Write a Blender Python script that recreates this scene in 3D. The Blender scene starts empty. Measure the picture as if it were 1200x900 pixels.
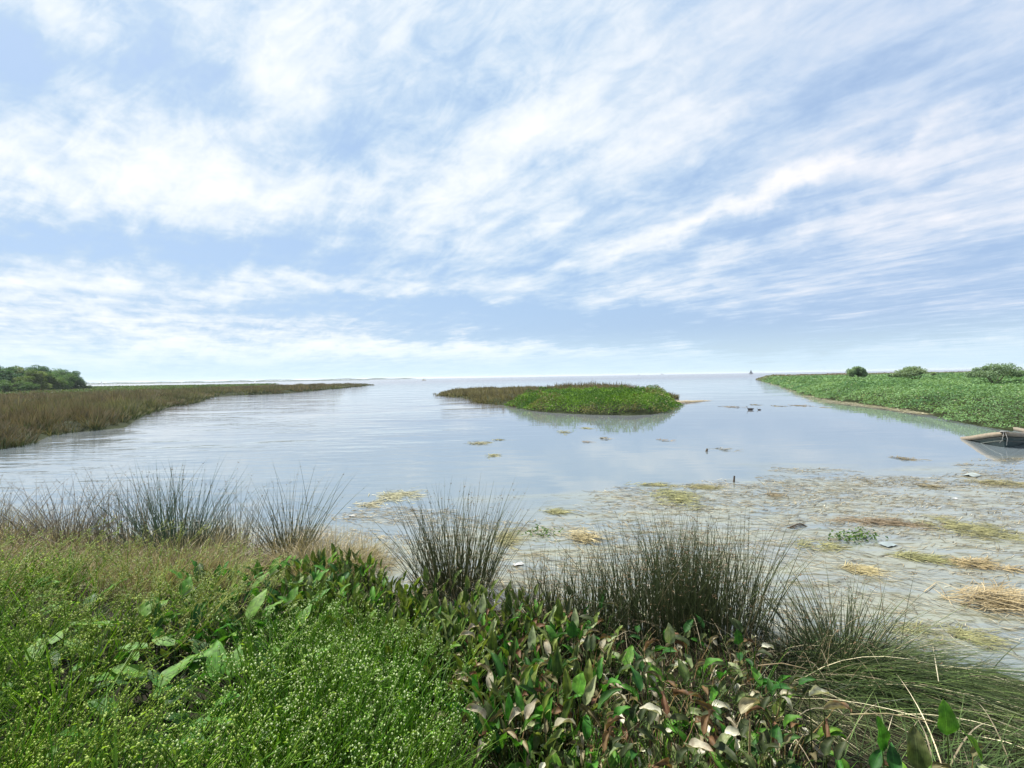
import bpy, math, random
import numpy as np
from mathutils import Matrix, Vector

rng = np.random.default_rng(7)
random.seed(7)
sc = bpy.context.scene
col = sc.collection
sc.view_settings.view_transform = 'Standard'
sc.view_settings.look = 'None'
sc.view_settings.gamma = 1
sc.view_settings.exposure = 1.0
sc.cycles.max_bounces = 6
sc.cycles.diffuse_bounces = 1
sc.cycles.glossy_bounces = 2
sc.cycles.transmission_bounces = 3
sc.view_settings.use_curve_mapping = False
PI = math.pi

# ------------------------------------------------------------------ camera
F = 533.0
CAM = np.array([0.0, 0.0, 3.0])
cam_rot = Matrix.Rotation(math.radians(90 - 0.91), 4, 'X') @ Matrix.Rotation(math.radians(-0.955), 4, 'Z')
cd = bpy.data.cameras.new("camera")
cd.sensor_width = 36.0
cd.lens = 36.0 * F / 1200.0
cd.clip_start = 0.05
cd.clip_end = 30000
co = bpy.data.objects.new("camera", cd)
co.matrix_world = Matrix.Translation(Vector(CAM)) @ cam_rot
col.objects.link(co)
sc.camera = co
R3 = np.array(cam_rot.to_3x3())

def ray(px, py):
    return R3 @ np.array([(px - 600) / F, (450 - py) / F, -1.0])

def P(px, py, z=0.0):
    """world point on the level z seen towards photo pixel (px, py)"""
    d = ray(px, py)
    t = (z - CAM[2]) / d[2]
    return CAM + d * t

def at_depth(px, py, Y):
    d = ray(px, py)
    return CAM + d * (Y / d[1])

# ------------------------------------------------------------------ noise
def _h(ix, iy, s):
    n = (ix.astype(np.int64) * 374761393 + iy.astype(np.int64) * 668265263 + s * 974634777) & 0xffffffff
    n = ((n ^ (n >> 13)) * 1274126177) & 0xffffffff
    return ((n ^ (n >> 16)) & 0xffff) / 65535.0

def vnoise(x, y, s=0):
    x = np.asarray(x, float); y = np.asarray(y, float)
    ix = np.floor(x); iy = np.floor(y)
    fx = x - ix; fy = y - iy
    fx = fx * fx * (3 - 2 * fx); fy = fy * fy * (3 - 2 * fy)
    a = _h(ix, iy, s); b = _h(ix + 1, iy, s); c = _h(ix, iy + 1, s); d = _h(ix + 1, iy + 1, s)
    return (a * (1 - fx) + b * fx) * (1 - fy) + (c * (1 - fx) + d * fx) * fy

def fbm(x, y, s=0, o=4):
    v = 0; a = 0.5; t = 0
    for i in range(o):
        v = v + a * vnoise(np.asarray(x) * 2 ** i, np.asarray(y) * 2 ** i, s + i * 17); t += a; a *= 0.5
    return v / t

def sstep(a, b, x):
    t = np.clip((x - a) / (b - a), 0, 1)
    return t * t * (3 - 2 * t)

# ------------------------------------------------------------------ object helpers
def tag(o, label=None, cat=None, group=None, kind=None):
    if label: o['label'] = label
    if cat: o['category'] = cat
    if group: o['group'] = group
    if kind: o['kind'] = kind
    return o

def empty(name, loc=(0, 0, 0), rz=0.0):
    o = bpy.data.objects.new(name, None)
    o.empty_display_size = 0.1
    o.location = loc
    o.rotation_euler = (0, 0, rz)
    col.objects.link(o)
    return o

KIDS = {}
def copy_tree(o, parent=None):
    c = o.copy(); col.objects.link(c)
    if parent is not None: c.parent = parent
    KIDS[c.name] = []
    for ch in KIDS.get(o.name, []):
        cc = copy_tree(ch, c)
        KIDS[c.name].append(cc)
    return c

class MB:
    """collects vertices, quads, triangles, colours and uv; builds ONE mesh object"""
    def __init__(s):
        s.v = []; s.c = []; s.uv = []; s.q = []; s.t = []; s.n = 0
    def add(s, v, q=None, t=None, c=None, uv=None):
        v = np.asarray(v, float).reshape(-1, 3); k = len(v)
        s.v.append(v)
        c = np.asarray(c if c is not None else (0.5, 0.5, 0.5), float)
        if c.ndim == 1: c = np.tile(c, (k, 1))
        s.c.append(c.reshape(-1, 3))
        s.uv.append(np.zeros((k, 2)) if uv is None else np.asarray(uv, float).reshape(-1, 2))
        if q is not None and len(q): s.q.append(np.asarray(q, np.int64).reshape(-1, 4) + s.n)
        if t is not None and len(t): s.t.append(np.asarray(t, np.int64).reshape(-1, 3) + s.n)
        s.n += k
        return s
    def mesh(s, name, mat, smooth=True):
        v = np.concatenate(s.v); c = np.concatenate(s.c); uv = np.concatenate(s.uv)
        q = np.concatenate(s.q) if s.q else np.zeros((0, 4), np.int64)
        t = np.concatenate(s.t) if s.t else np.zeros((0, 3), np.int64)
        me = bpy.data.meshes.new(name)
        me.vertices.add(len(v)); me.vertices.foreach_set('co', v.astype(np.float32).ravel())
        loops = np.concatenate([q.ravel(), t.ravel()]).astype(np.int32)
        me.loops.add(len(loops)); me.loops.foreach_set('vertex_index', loops)
        nq, nt = len(q), len(t)
        st = np.concatenate([np.arange(nq) * 4, nq * 4 + np.arange(nt) * 3]).astype(np.int32)
        me.polygons.add(nq + nt); me.polygons.foreach_set('loop_start', st)
        if smooth: me.polygons.foreach_set('use_smooth', np.ones(nq + nt, bool))
        me.update(calc_edges=True)
        at = me.color_attributes.new('Col', 'FLOAT_COLOR', 'POINT')
        at.data.foreach_set('color', np.concatenate([c, np.ones((len(c), 1))], 1).astype(np.float32).ravel())
        ul = me.uv_layers.new(name='UVMap')
        ul.data.foreach_set('uv', uv[loops].astype(np.float32).ravel())
        if mat: me.materials.append(mat)
        return me
    def build(s, name, mat, parent=None, smooth=True):
        me = s.mesh(name, mat, smooth)
        o = bpy.data.objects.new(name, me)
        col.objects.link(o)
        KIDS.setdefault(o.name, [])
        if parent is not None:
            o.parent = parent
            KIDS.setdefault(parent.name, []).append(o)
        return o

def unit(a):
    return a / (np.linalg.norm(a, axis=-1, keepdims=True) + 1e-9)

def curve(base, d, L, bend, S):
    t = np.linspace(0, 1, S + 1)[None, :, None]
    L = np.asarray(L, float).reshape(-1, 1, 1)
    return base[:, None, :] + L * (d[:, None, :] * t + bend[:, None, :] * t * t)

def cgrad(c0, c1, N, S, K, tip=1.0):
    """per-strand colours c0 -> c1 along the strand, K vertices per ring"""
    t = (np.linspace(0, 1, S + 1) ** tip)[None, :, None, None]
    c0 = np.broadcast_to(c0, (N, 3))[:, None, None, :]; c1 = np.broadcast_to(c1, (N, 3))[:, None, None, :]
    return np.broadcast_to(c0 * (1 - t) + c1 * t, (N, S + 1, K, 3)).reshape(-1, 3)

def ribbons(mb, cen, w, side=None, c0=(.1, .1, .05), c1=None, prof=None, tip=1.0):
    N, S1, _ = cen.shape; S = S1 - 1
    if side is None:
        a = rng.uniform(0, 2 * PI, N); side = np.stack([np.cos(a), np.sin(a), np.zeros(N)], 1)
    t = np.linspace(0, 1, S1)
    if prof is None: prof = np.clip(1.0 - t ** 2.5, 0.04, 1) * (0.65 + 0.35 * np.minimum(t * 4, 1))
    off = side[:, None, :] * (np.asarray(w, float).reshape(-1, 1, 1) * prof[None, :, None] * 0.5)
    v = np.stack([cen - off, cen + off], 2)
    i = np.arange(N)[:, None] * (S1 * 2) + np.arange(S)[None, :] * 2
    q = np.stack([i, i + 1, i + 3, i + 2], -1).reshape(-1, 4)
    uv = np.zeros((N, S1, 2, 2)); uv[..., 0] = np.array([0, 1]); uv[..., 1] = t[None, :, None]
    mb.add(v, q, None, cgrad(c0, c0 if c1 is None else c1, N, S, 2, tip), uv)

def tubes(mb, cen, r, c0=(.1, .1, .05), c1=None, prof=None, K=3, tip=1.0):
    N, S1, _ = cen.shape; S = S1 - 1
    t = np.linspace(0, 1, S1)
    if prof is None: prof = np.clip(1.0 - t ** 3, 0.12, 1)
    tan = unit(cen[:, -1] - cen[:, 0])
    ref = np.where(np.abs(tan[:, 2:3]) < 0.9, np.array([[0, 0, 1.0]]), np.array([[1.0, 0, 0]]))
    a = unit(np.cross(tan, ref)); b = np.cross(tan, a)
    th = np.arange(K) * 2 * PI / K
    ring = a[:, None, :] * np.cos(th)[None, :, None] + b[:, None, :] * np.sin(th)[None, :, None]
    rr = np.asarray(r, float).reshape(-1, 1, 1, 1) * prof[None, :, None, None]
    v = cen[:, :, None, :] + ring[:, None, :, :] * rr
    i = np.arange(N)[:, None, None] * (S1 * K) + np.arange(S)[None, :, None] * K
    k = np.arange(K)[None, None, :]; k2 = (k + 1) % K
    q = np.stack([i + k, i + k2, i + K + k2, i + K + k], -1).reshape(-1, 4)
    mb.add(v, q, None, cgrad(c0, c0 if c1 is None else c1, N, S, K, tip))

def beads(mb, p, r, c):
    N = len(p); r = np.asarray(r, float).reshape(-1, 1, 1)
    o = np.array([[1, 0, 0], [-1, 0, 0], [0, 1, 0], [0, -1, 0], [0, 0, 1.3], [0, 0, -1]], float)
    v = p[:, None, :] + o[None] * r
    f = np.array([[0, 2, 4], [2, 1, 4], [1, 3, 4], [3, 0, 4], [2, 0, 5], [1, 2, 5], [3, 1, 5], [0, 3, 5]])
    t = (np.arange(N)[:, None, None] * 6 + f[None]).reshape(-1, 3)
    c = np.broadcast_to(c, (N, 3))
    mb.add(v, None, t, np.repeat(c, 6, 0))

def leafquads(mb, p, size, c, up=0.5, aspect=0.55):
    """small pointed leaves, folded along the midrib, scattered at points p"""
    N = len(p)
    n = rng.normal(size=(N, 3)); n[:, 2] = np.abs(n[:, 2]) + up; n = unit(n)
    a = unit(np.cross(n, rng.normal(size=(N, 3)))); b = np.cross(n, a)
    s = np.asarray(size, float).reshape(-1, 1) * np.ones((N, 1))
    m = p + n * s * 0.12
    v = np.stack([p - a * s * .5, m + b * s * .5 * aspect, p + a * s * .5, m - b * s * .5 * aspect], 1)
    v[:, 1] += n * s * .05; v[:, 3] += n * s * .05
    i = np.arange(N) * 4
    t = np.concatenate([np.stack([i, i + 1, i + 2], 1), np.stack([i, i + 2, i + 3], 1)])
    mb.add(v, None, t, np.repeat(np.broadcast_to(c, (N, 3)), 4, 0))

def lathe(mb, prof, K=12, c=(.5, .5, .5), cen=(0, 0, 0)):
    """profile [(r, z)] turned round the z axis"""
    th = np.arange(K) * 2 * PI / K
    v = np.array([[(r * math.cos(a) + cen[0], r * math.sin(a) + cen[1], z + cen[2]) for a in th] for r, z in prof])
    q = [(i * K + k, i * K + (k + 1) % K, (i + 1) * K + (k + 1) % K, (i + 1) * K + k) for i in range(len(prof) - 1) for k in range(K)]
    mb.add(v, q, None, c)

def box(mb, x0, x1, y0, y1, z0, z1, c):
    v = [(x, y, z) for z in (z0, z1) for y in (y0, y1) for x in (x0, x1)]
    mb.add(v, [(0, 2, 3, 1), (4, 5, 7, 6), (0, 1, 5, 4), (2, 6, 7, 3), (0, 4, 6, 2), (1, 3, 7, 5)], None, c)

# ------------------------------------------------------------------ materials
def nt_mat(name):
    m = bpy.data.materials.new(name); m.use_nodes = True
    nt = m.node_tree; nt.nodes.clear()
    return m, nt
def N_(nt, t, **kw):
    n = nt.nodes.new(t)
    for k, v in kw.items():
        if k.startswith('i_'):
            key = k[2:]
            n.inputs[int(key) if key.isdigit() else key].default_value = v
        else: setattr(n, k, v)
    return n
def L_(nt, a, b): nt.links.new(a, b)
def math_(nt, op, a, b=None, clamp=False):
    n = nt.nodes.new('ShaderNodeMath'); n.operation = op; n.use_clamp = clamp
    for i, x in enumerate((a, b)):
        if x is None: continue
        if isinstance(x, (int, float)): n.inputs[i].default_value = x
        else: nt.links.new(x, n.inputs[i])
    return n.outputs[0]
def maprange(nt, v, a, b, c=0.0, d=1.0, kind='SMOOTHSTEP'):
    n = nt.nodes.new('ShaderNodeMapRange'); n.interpolation_type = kind
    nt.links.new(v, n.inputs[0])
    for i, x in enumerate((a, b, c, d)): n.inputs[i + 1].default_value = x
    return n.outputs[0]
def mixc(nt, f, a, b, mode='MIX'):
    n = nt.nodes.new('ShaderNodeMix'); n.data_type = 'RGBA'; n.blend_type = mode
    for s, x in ((n.inputs[0], f), (n.inputs[6], a), (n.inputs[7], b)):
        if isinstance(x, (int, float)): s.default_value = x
        elif isinstance(x, tuple): s.default_value = (*x, 1)
        else: nt.links.new(x, s)
    return n.outputs[2]

def plant_mat(name, rough=0.45, trans=0.3, veins=False, vary=0.5, noise_scale=6.0, spec=0.4):
    m, nt = nt_mat(name)
    at = N_(nt, 'ShaderNodeAttribute', attribute_name='Col')
    oi = N_(nt, 'ShaderNodeObjectInfo')
    tc = N_(nt, 'ShaderNodeTexCoord')
    nz = N_(nt, 'ShaderNodeTexNoise', i_Scale=noise_scale, i_Detail=3.0)
    L_(nt, tc.outputs['Object'], nz.inputs['Vector'])
    v = maprange(nt, nz.outputs[0], 0.3, 0.7, 1 - vary * 0.5, 1 + vary * 0.5, 'LINEAR')
    hsv = N_(nt, 'ShaderNodeHueSaturation')
    L_(nt, at.outputs['Color'], hsv.inputs['Color'])
    L_(nt, maprange(nt, oi.outputs['Random'], 0, 1, 0.485, 0.515, 'LINEAR'), hsv.inputs['Hue'])
    L_(nt, v, hsv.inputs['Value'])
    c = hsv.outputs[0]
    if veins:
        uv = N_(nt, 'ShaderNodeUVMap', uv_map='UVMap')
        sx = N_(nt, 'ShaderNodeSeparateXYZ'); L_(nt, uv.outputs[0], sx.inputs[0])
        au = math_(nt, 'ABSOLUTE', math_(nt, 'SUBTRACT', sx.outputs[0], 0.5))
        ph = math_(nt, 'ADD', math_(nt, 'MULTIPLY', au, 70.0), math_(nt, 'MULTIPLY', sx.outputs[1], -4.0))
        sn = math_(nt, 'SINE', ph)
        vn = maprange(nt, sn, 0.3, 1.0, 1.0, 0.82, 'LINEAR')
        mid = maprange(nt, au, 0.0, 0.035, 1.5, 1.0, 'LINEAR')
        vv = math_(nt, 'MULTIPLY', vn, mid)
        cm = N_(nt, 'ShaderNodeVectorMath', operation='SCALE'); L_(nt, c, cm.inputs[0]); L_(nt, vv, cm.inputs[3])
        c = cm.outputs[0]
    p = N_(nt, 'ShaderNodeBsdfPrincipled', i_Roughness=rough)
    p.inputs['Specular IOR Level'].default_value = spec
    L_(nt, c, p.inputs['Base Color'])
    tr = N_(nt, 'ShaderNodeBsdfTranslucent')
    tcol = mixc(nt, 1.0, c, (1.25, 1.3, 0.7), 'MULTIPLY')
    L_(nt, tcol, tr.inputs[0])
    mx = N_(nt, 'ShaderNodeMixShader'); mx.inputs[0].default_value = trans
    L_(nt, p.outputs[0], mx.inputs[1]); L_(nt, tr.outputs[0], mx.inputs[2])
    o = N_(nt, 'ShaderNodeOutputMaterial'); L_(nt, mx.outputs[0], o.inputs[0])
    return m

M_leaf = plant_mat('broad_leaf', 0.58, 0.3, veins=True, vary=0.8, noise_scale=30, spec=.22)
M_herb = plant_mat('herb_green', 0.5, 0.35, vary=0.5, noise_scale=9, spec=.12)
M_rush = plant_mat('rush_stem', 0.33, 0.08, vary=0.6, noise_scale=14, spec=.5)
M_grass = plant_mat('grass_blade', 0.45, 0.25, vary=0.6, noise_scale=8, spec=.15)
M_dry = plant_mat('dry_leaf', 0.6, 0.25, veins=True, vary=0.7, noise_scale=25, spec=0.2)
M_bush = plant_mat('bank_foliage', 0.55, 0.3, vary=0.4, noise_scale=0.4, spec=0.08)
M_reed = plant_mat('reed_blade', 0.6, 0.2, vary=0.3, noise_scale=0.3, spec=0.08)
M_straw = plant_mat('floating_straw', 0.5, 0.05, vary=0.6, noise_scale=5)

def plain_mat(name, c, rough=0.6, vary=0.3, scale=5.0, bump=0.0, attr=False):
    m, nt = nt_mat(name)
    tc = N_(nt, 'ShaderNodeTexCoord')
    nz = N_(nt, 'ShaderNodeTexNoise', i_Scale=scale, i_Detail=6.0)
    L_(nt, tc.outputs['Object'], nz.inputs['Vector'])
    v = maprange(nt, nz.outputs[0], 0.3, 0.7, 1 - vary, 1 + vary, 'LINEAR')
    cm = N_(nt, 'ShaderNodeVectorMath', operation='SCALE')
    if attr:
        at = N_(nt, 'ShaderNodeAttribute', attribute_name='Col'); L_(nt, at.outputs['Color'], cm.inputs[0])
    else: cm.inputs[0].default_value = c
    L_(nt, v, cm.inputs[3])
    p = N_(nt, 'ShaderNodeBsdfPrincipled', i_Roughness=rough)
    p.inputs['Specular IOR Level'].default_value = 0.5 if attr else 0.05
    L_(nt, cm.outputs[0], p.inputs['Base Color'])
    if bump:
        b = N_(nt, 'ShaderNodeBump', i_Strength=bump, i_Distance=0.05)
        L_(nt, nz.outputs[0], b.inputs['Height']); L_(nt, b.outputs[0], p.inputs['Normal'])
    o = N_(nt, 'ShaderNodeOutputMaterial'); L_(nt, p.outputs[0], o.inputs[0])
    return m

M_mud = plain_mat('wet_mud', (0.016, 0.014, 0.009), 0.7, 0.4, 4, 0.5)
M_soil = plain_mat('marsh_soil', (0.022, 0.028, 0.012), 0.9, 0.4, 1.0)
M_bark = plain_mat('bark', (0.10, 0.08, 0.06), 0.9, 0.3, 6, 0.4)
M_paint = plain_mat('weathered', None, 0.55, 0.18, 9, 0.2, attr=True)
M_sail = plain_mat('boat_paint', None, 0.5, 0.05, 1, 0, attr=True)

# ------------------------------------------------------------------ world: sky with cloud layer
SUN = unit(np.array([-0.55, 0.42, 0.95]))
el = math.asin(SUN[2]); azi = math.atan2(SUN[0], SUN[1])
w = bpy.data.worlds.new("World"); sc.world = w; w.use_nodes = True
nt = w.node_tree; nt.nodes.clear()
sky = N_(nt, 'ShaderNodeTexSky', sky_type='NISHITA')
sky.sun_disc = False; sky.sun_elevation = el; sky.sun_rotation = azi
sky.dust_density = 1.5; sky.ozone_density = 1.5
tc = N_(nt, 'ShaderNodeTexCoord')
nrm = N_(nt, 'ShaderNodeVectorMath', operation='NORMALIZE'); L_(nt, tc.outputs['Generated'], nrm.inputs[0])
sx = N_(nt, 'ShaderNodeSeparateXYZ'); L_(nt, nrm.outputs[0], sx.inputs[0])
X, Y, Z = sx.outputs
Zc = math_(nt, 'ADD', math_(nt, 'MAXIMUM', Z, 0.0), 0.045)
# the cloud deck is a level layer: position on it = direction / height
cu = math_(nt, 'DIVIDE', X, Zc); cv = math_(nt, 'DIVIDE', Y, Zc)
deck = N_(nt, 'ShaderNodeCombineXYZ'); L_(nt, cu, deck.inputs[0]); L_(nt, cv, deck.inputs[1])
def noise(vec, scale, detail, rough=0.5, dist=0.0, rot=0.0, sc3=(1, 1, 1), loc=(0, 0, 0)):
    mp = N_(nt, 'ShaderNodeMapping'); mp.inputs['Rotation'].default_value = (0, 0, rot)
    mp.inputs['Scale'].default_value = sc3; mp.inputs['Location'].default_value = loc
    r = N_(nt, 'ShaderNodeVectorRotate', rotation_type='Z_AXIS'); r.inputs['Angle'].default_value = rot
    mp.inputs['Rotation'].default_value = (0, 0, 0)
    L_(nt, vec, r.inputs['Vector']); L_(nt, r.outputs[0], mp.inputs['Vector'])
    n = N_(nt, 'ShaderNodeTexNoise', i_Scale=scale, i_Detail=detail, i_Roughness=rough, i_Distortion=dist)
    L_(nt, mp.outputs[0], n.inputs['Vector'])
    return n.outputs[0]
Yc = math_(nt, 'MAXIMUM', Y, 0.15)
gu = math_(nt, 'DIVIDE', X, Yc); gv = math_(nt, 'DIVIDE', Z, Yc)
g0 = N_(nt, 'ShaderNodeCombineXYZ'); L_(nt, gu, g0.inputs[0]); L_(nt, gv, g0.inputs[1])
BA = math.radians(-125)   # turns the cloud bands' run on to the x axis
nA = noise(deck.outputs[0], 1.1, 8, 0.55, 0.25, BA, (0.62, 1.0, 1))
nB = noise(deck.outputs[0], 2.3, 6, 0.55, 0.5, BA, (0.42, 1.15, 1), (3, 7, 0))
nC = noise(deck.outputs[0], 5.0, 8, 0.65, 0.6, BA, (0.75, 1, 1), (1, 2, 0))
nE = noise(deck.outputs[0], 3.6, 5, 0.55, 0.7, BA, (0.22, 1.5, 1), (9, 4, 0))
nF = noise(g0.outputs[0], 9.0, 8, 0.62, 0.9, -0.5, (0.75, 1.25, 1), (2, 5, 0))
nG = noise(g0.outputs[0], 22.0, 6, 0.6, 0.6, -0.5, (0.7, 1.3, 1), (7, 1, 0))
nD = noise(deck.outputs[0], 2.1, 9, 0.62, 0.2, 0.4, (1, 1, 1), (6, 3, 0))
base = math_(nt, 'ADD', math_(nt, 'ADD', math_(nt, 'MULTIPLY', nA, 0.32), math_(nt, 'MULTIPLY', nD, 0.26)), math_(nt, 'ADD', math_(nt, 'MULTIPLY', nB, 0.22), math_(nt, 'ADD', math_(nt, 'MULTIPLY', nC, 0.24), math_(nt, 'MULTIPLY', nE, 0.18))))
base = maprange(nt, base, 0.48, 0.76, 0, 1, 'LINEAR')
# large cloud masses and gaps, each set in its own direction of the sky
wob = N_(nt, 'ShaderNodeTexNoise', i_Scale=5.0, i_Detail=6.0, i_Roughness=0.6); L_(nt, g0.outputs[0], wob.inputs['Vector'])
ws = N_(nt, 'ShaderNodeVectorMath', operation='SUBTRACT'); L_(nt, wob.outputs['Color'], ws.inputs[0]); ws.inputs[1].default_value = (.5, .5, .5)
wm = N_(nt, 'ShaderNodeVectorMath', operation='MULTIPLY'); L_(nt, ws.outputs[0], wm.inputs[0]); wm.inputs[1].default_value = (0.30, 0.16, 0)
wa = N_(nt, 'ShaderNodeVectorMath', operation='ADD'); L_(nt, g0.outputs[0], wa.inputs[0]); L_(nt, wm.outputs[0], wa.inputs[1])
G = wa.outputs[0]
MASSES = [  # px, py, half-length, half-width, tilt (deg, up to the right), weight
    (10, 60, 70, 45, -40, -.75), (205, 85, 90, 38, -35, -.6), (390, 150, 75, 38, 25, -.6), (480, 215, 70, 22, 40, -.35),
    (665, 185, 60, 20, 10, -.5), (800, 215, 170, 18, 24, -.55), (640, 290, 120, 16, 26, -.45), (900, 260, 220, 16, 18, -.35),
    (150, 282, 260, 26, -3, -.55), (450, 320, 240, 18, -4, -.35), (330, 355, 330, 12, -3, -.3), (640, 378, 260, 20, -2, -.75),
    (1080, 110, 260, 60, 10, -.30), (900, 40, 260, 80, 0, -.10), (1120, 330, 260, 60, 0, -.42), (900, 395, 300, 22, 0, -.45),
    (560, 60, 60, 30, 0, -.15),
    (75, 205, 110, 40, -12, .38), (330, 100, 60, 80, -20, .22), (300, 215, 140, 26, -5, .32), (650, 150, 90, 38, 15, .45),
    (760, 165, 150, 16, 22, .45), (700, 262, 200, 13, 24, .55), (900, 228, 260, 10, 20, .55), (880, 300, 240, 14, 18, .3),
    (1120, 175, 120, 14, 15, .4), (120, 20, 100, 40, -30, .3), (550, 190, 100, 25, 20, .3),
    (180, 330, 280, 10, -3, .4), (250, 375, 330, 8, -2, .35), (470, 410, 260, 7, -1, .8), (80, 350, 160, 6, -4, .4), (300, 395, 260, 5, -2, .45), (120, 388, 180, 6, -2, -.3), (330, 340, 200, 6, -6, -.35), (100, 415, 200, 9, 0, .4), (1130, 410, 140, 10, 3, .3),
]
acc = None
for (px, py, hl, hw, tilt, wt) in MASSES:
    d = ray(px, py); u0, v0 = d[0] / d[1], d[2] / d[1]
    mp = N_(nt, 'ShaderNodeMapping', vector_type='TEXTURE')
    mp.inputs['Location'].default_value = (u0, v0, 0)
    mp.inputs['Rotation'].default_value = (0, 0, math.radians(tilt))
    mp.inputs['Scale'].default_value = (hl / F, hw / F, 1)
    L_(nt, G, mp.inputs['Vector'])
    dt = N_(nt, 'ShaderNodeVectorMath', operation='DOT_PRODUCT'); L_(nt, mp.outputs[0], dt.inputs[0]); L_(nt, mp.outputs[0], dt.inputs[1])
    e = math_(nt, 'MULTIPLY', math_(nt, 'EXPONENT', math_(nt, 'MULTIPLY', dt.outputs['Value'], -0.8)), wt)
    acc = e if acc is None else math_(nt, 'ADD', acc, e)
puff = math_(nt, 'MULTIPLY', maprange(nt, gu, 0.75, -0.1, 0.35, 1.0), maprange(nt, gv, 0.10, 0.32, 0.0, 1.0))
pf = math_(nt, 'ADD', math_(nt, 'MULTIPLY', maprange(nt, nF, 0.36, 0.64, -0.5, 0.5), 0.30), math_(nt, 'MULTIPLY', maprange(nt, nG, 0.3, 0.7, -0.5, 0.5, 'LINEAR'), 0.16))
acc = math_(nt, 'ADD', acc, math_(nt, 'MULTIPLY', puff, pf))
dens = math_(nt, 'ADD', math_(nt, 'ADD', math_(nt, 'MULTIPLY', base, 0.74), 0.13), math_(nt, 'MULTIPLY', acc, 0.66))
rp = N_(nt, 'ShaderNodeValToRGB'); L_(nt, dens, rp.inputs[0])
cr = rp.color_ramp; cr.interpolation = 'B_SPLINE'
cr.elements[0].position = 0.0; cr.elements[0].color = (0.38, 0.55, 0.80, 1)
cr.elements[1].position = 1.0; cr.elements[1].color = (1.0, 1.0, 1.0, 1)
for pos, c in ((0.18, (0.45, 0.615, 0.83)), (0.36, (0.57, 0.71, 0.875)), (0.56, (0.74, 0.83, 0.92)), (0.84, (0.95, 0.98, 1.01))):
    e = cr.elements.new(pos); e.color = (*c, 1)
# right-hand sky: thicker, slightly lavender
lav = maprange(nt, gu, 0.0, 0.9, 0, 0.8)
cc = mixc(nt, lav, rp.outputs[0], mixc(nt, 1.0, rp.outputs[0], (0.98, 0.935, 0.96), 'MULTIPLY'))
# pale bright air close to the horizon
hz = maprange(nt, Z, 0.0, 0.11, 0.85, 0.0)
cc = mixc(nt, hz, cc, (0.64, 0.84, 0.96))
bg1 = N_(nt, 'ShaderNodeBackground', i_Strength=0.08); L_(nt, sky.outputs[0], bg1.inputs[0])
bg2 = N_(nt, 'ShaderNodeBackground', i_Strength=0.54); L_(nt, cc, bg2.inputs[0])
cover = maprange(nt, dens, -0.05, 0.35, 0.80, 0.97)
mx = N_(nt, 'ShaderNodeMixShader'); L_(nt, cover, mx.inputs[0]); L_(nt, bg1.outputs[0], mx.inputs[1]); L_(nt, bg2.outputs[0], mx.inputs[2])
wo = N_(nt, 'ShaderNodeOutputWorld'); L_(nt, mx.outputs[0], wo.inputs[0])
w.cycles.sampling_method = 'MANUAL'; w.cycles.sample_map_resolution = 512

sd = bpy.data.lights.new("sun", 'SUN'); sd.energy = 5.0; sd.angle = math.radians(2); sd.color = (1.0, 0.96, 0.88)
so = bpy.data.objects.new("sun", sd); col.objects.link(so)
so.rotation_euler = Vector(SUN).to_track_quat('Z', 'Y').to_euler()

# ------------------------------------------------------------------ ground sheet, water
mb = MB(); mb.add([(-9000, -3000, -2), (9000, -3000, -2), (9000, 12000, -2), (-9000, 12000, -2)], [(0, 1, 2, 3)])
tag(mb.build('lake_bed', M_mud), 'muddy bed under the water', kind='structure')
# shoreline under the viewer
SHX = [-40, -14, -9, -5, -2.8, -0.75, 2, 3.75, 4.9, 6.2, 8, 40]
SHY = [16, 9.6, 8.4, 7.9, 7.4, 6.0, 5.3, 5.0, 4.3, 3.2, 2.0, -14]
def gz(x, y):
    x = np.asarray(x, float); y = np.asarray(y, float)
    d = np.interp(x, SHX, SHY) - y + (fbm(x * 1.2, y * 1.2, 3, 3) - .5) * 0.8
    z = np.where(d < 0, 0.22 * d, 0.085 * d + 0.012 * d * d)
    return np.clip(z, -1.6, 1.35) + (fbm(x * 3, y * 3, 5, 3) - .5) * 0.12

def Pf(px, py, h=0.0):
    """point of the bank whose plant top (h above the ground) is seen at photo pixel px, py"""
    d = ray(px, py)
    t = 0.6
    while t < 40:
        p = CAM + d * t
        if p[2] <= gz(p[0], p[1]) + h: break
        t += 0.05
    return np.array([p[0], p[1], float(gz(p[0], p[1]))])

nx, ny = 180, 110
xs = np.linspace(-16, 16, nx); ys = np.linspace(-6, 13, ny)
gx, gy = np.meshgrid(xs, ys)
gzv = gz(gx, gy)
v = np.stack([gx, gy, gzv], -1).reshape(-1, 3)
i = (np.arange(ny - 1)[:, None] * nx + np.arange(nx - 1)[None]).ravel()
mb = MB(); mb.add(v, np.stack([i, i + 1, i + nx + 1, i + nx], 1))
tag(mb.build('ground', M_mud), 'dark muddy bank under the foreground plants', kind='structure')

# water ---------------------------------------------------------------
m, nt = nt_mat('lake_water')
tc = N_(nt, 'ShaderNodeTexCoord'); OBJ = tc.outputs['Object']
sx = N_(nt, 'ShaderNodeSeparateXYZ'); L_(nt, OBJ, sx.inputs[0]); WX, WY, _z = sx.outputs
def wn(scale, detail, sc3, rot=0, rough=.5, dist=0.0, loc=(0, 0, 0)):
    mp = N_(nt, 'ShaderNodeMapping'); mp.inputs['Scale'].default_value = sc3
    mp.inputs['Rotation'].default_value = (0, 0, rot); mp.inputs['Location'].default_value = loc
    L_(nt, OBJ, mp.inputs['Vector'])
    n = N_(nt, 'ShaderNodeTexNoise', i_Scale=scale, i_Detail=detail, i_Roughness=rough, i_Distortion=dist)
    L_(nt, mp.outputs[0], n.inputs['Vector']); return n.outputs[0]
rip = wn(1.5, 3, (0.16, 1.1, 1), math.radians(4))
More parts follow.
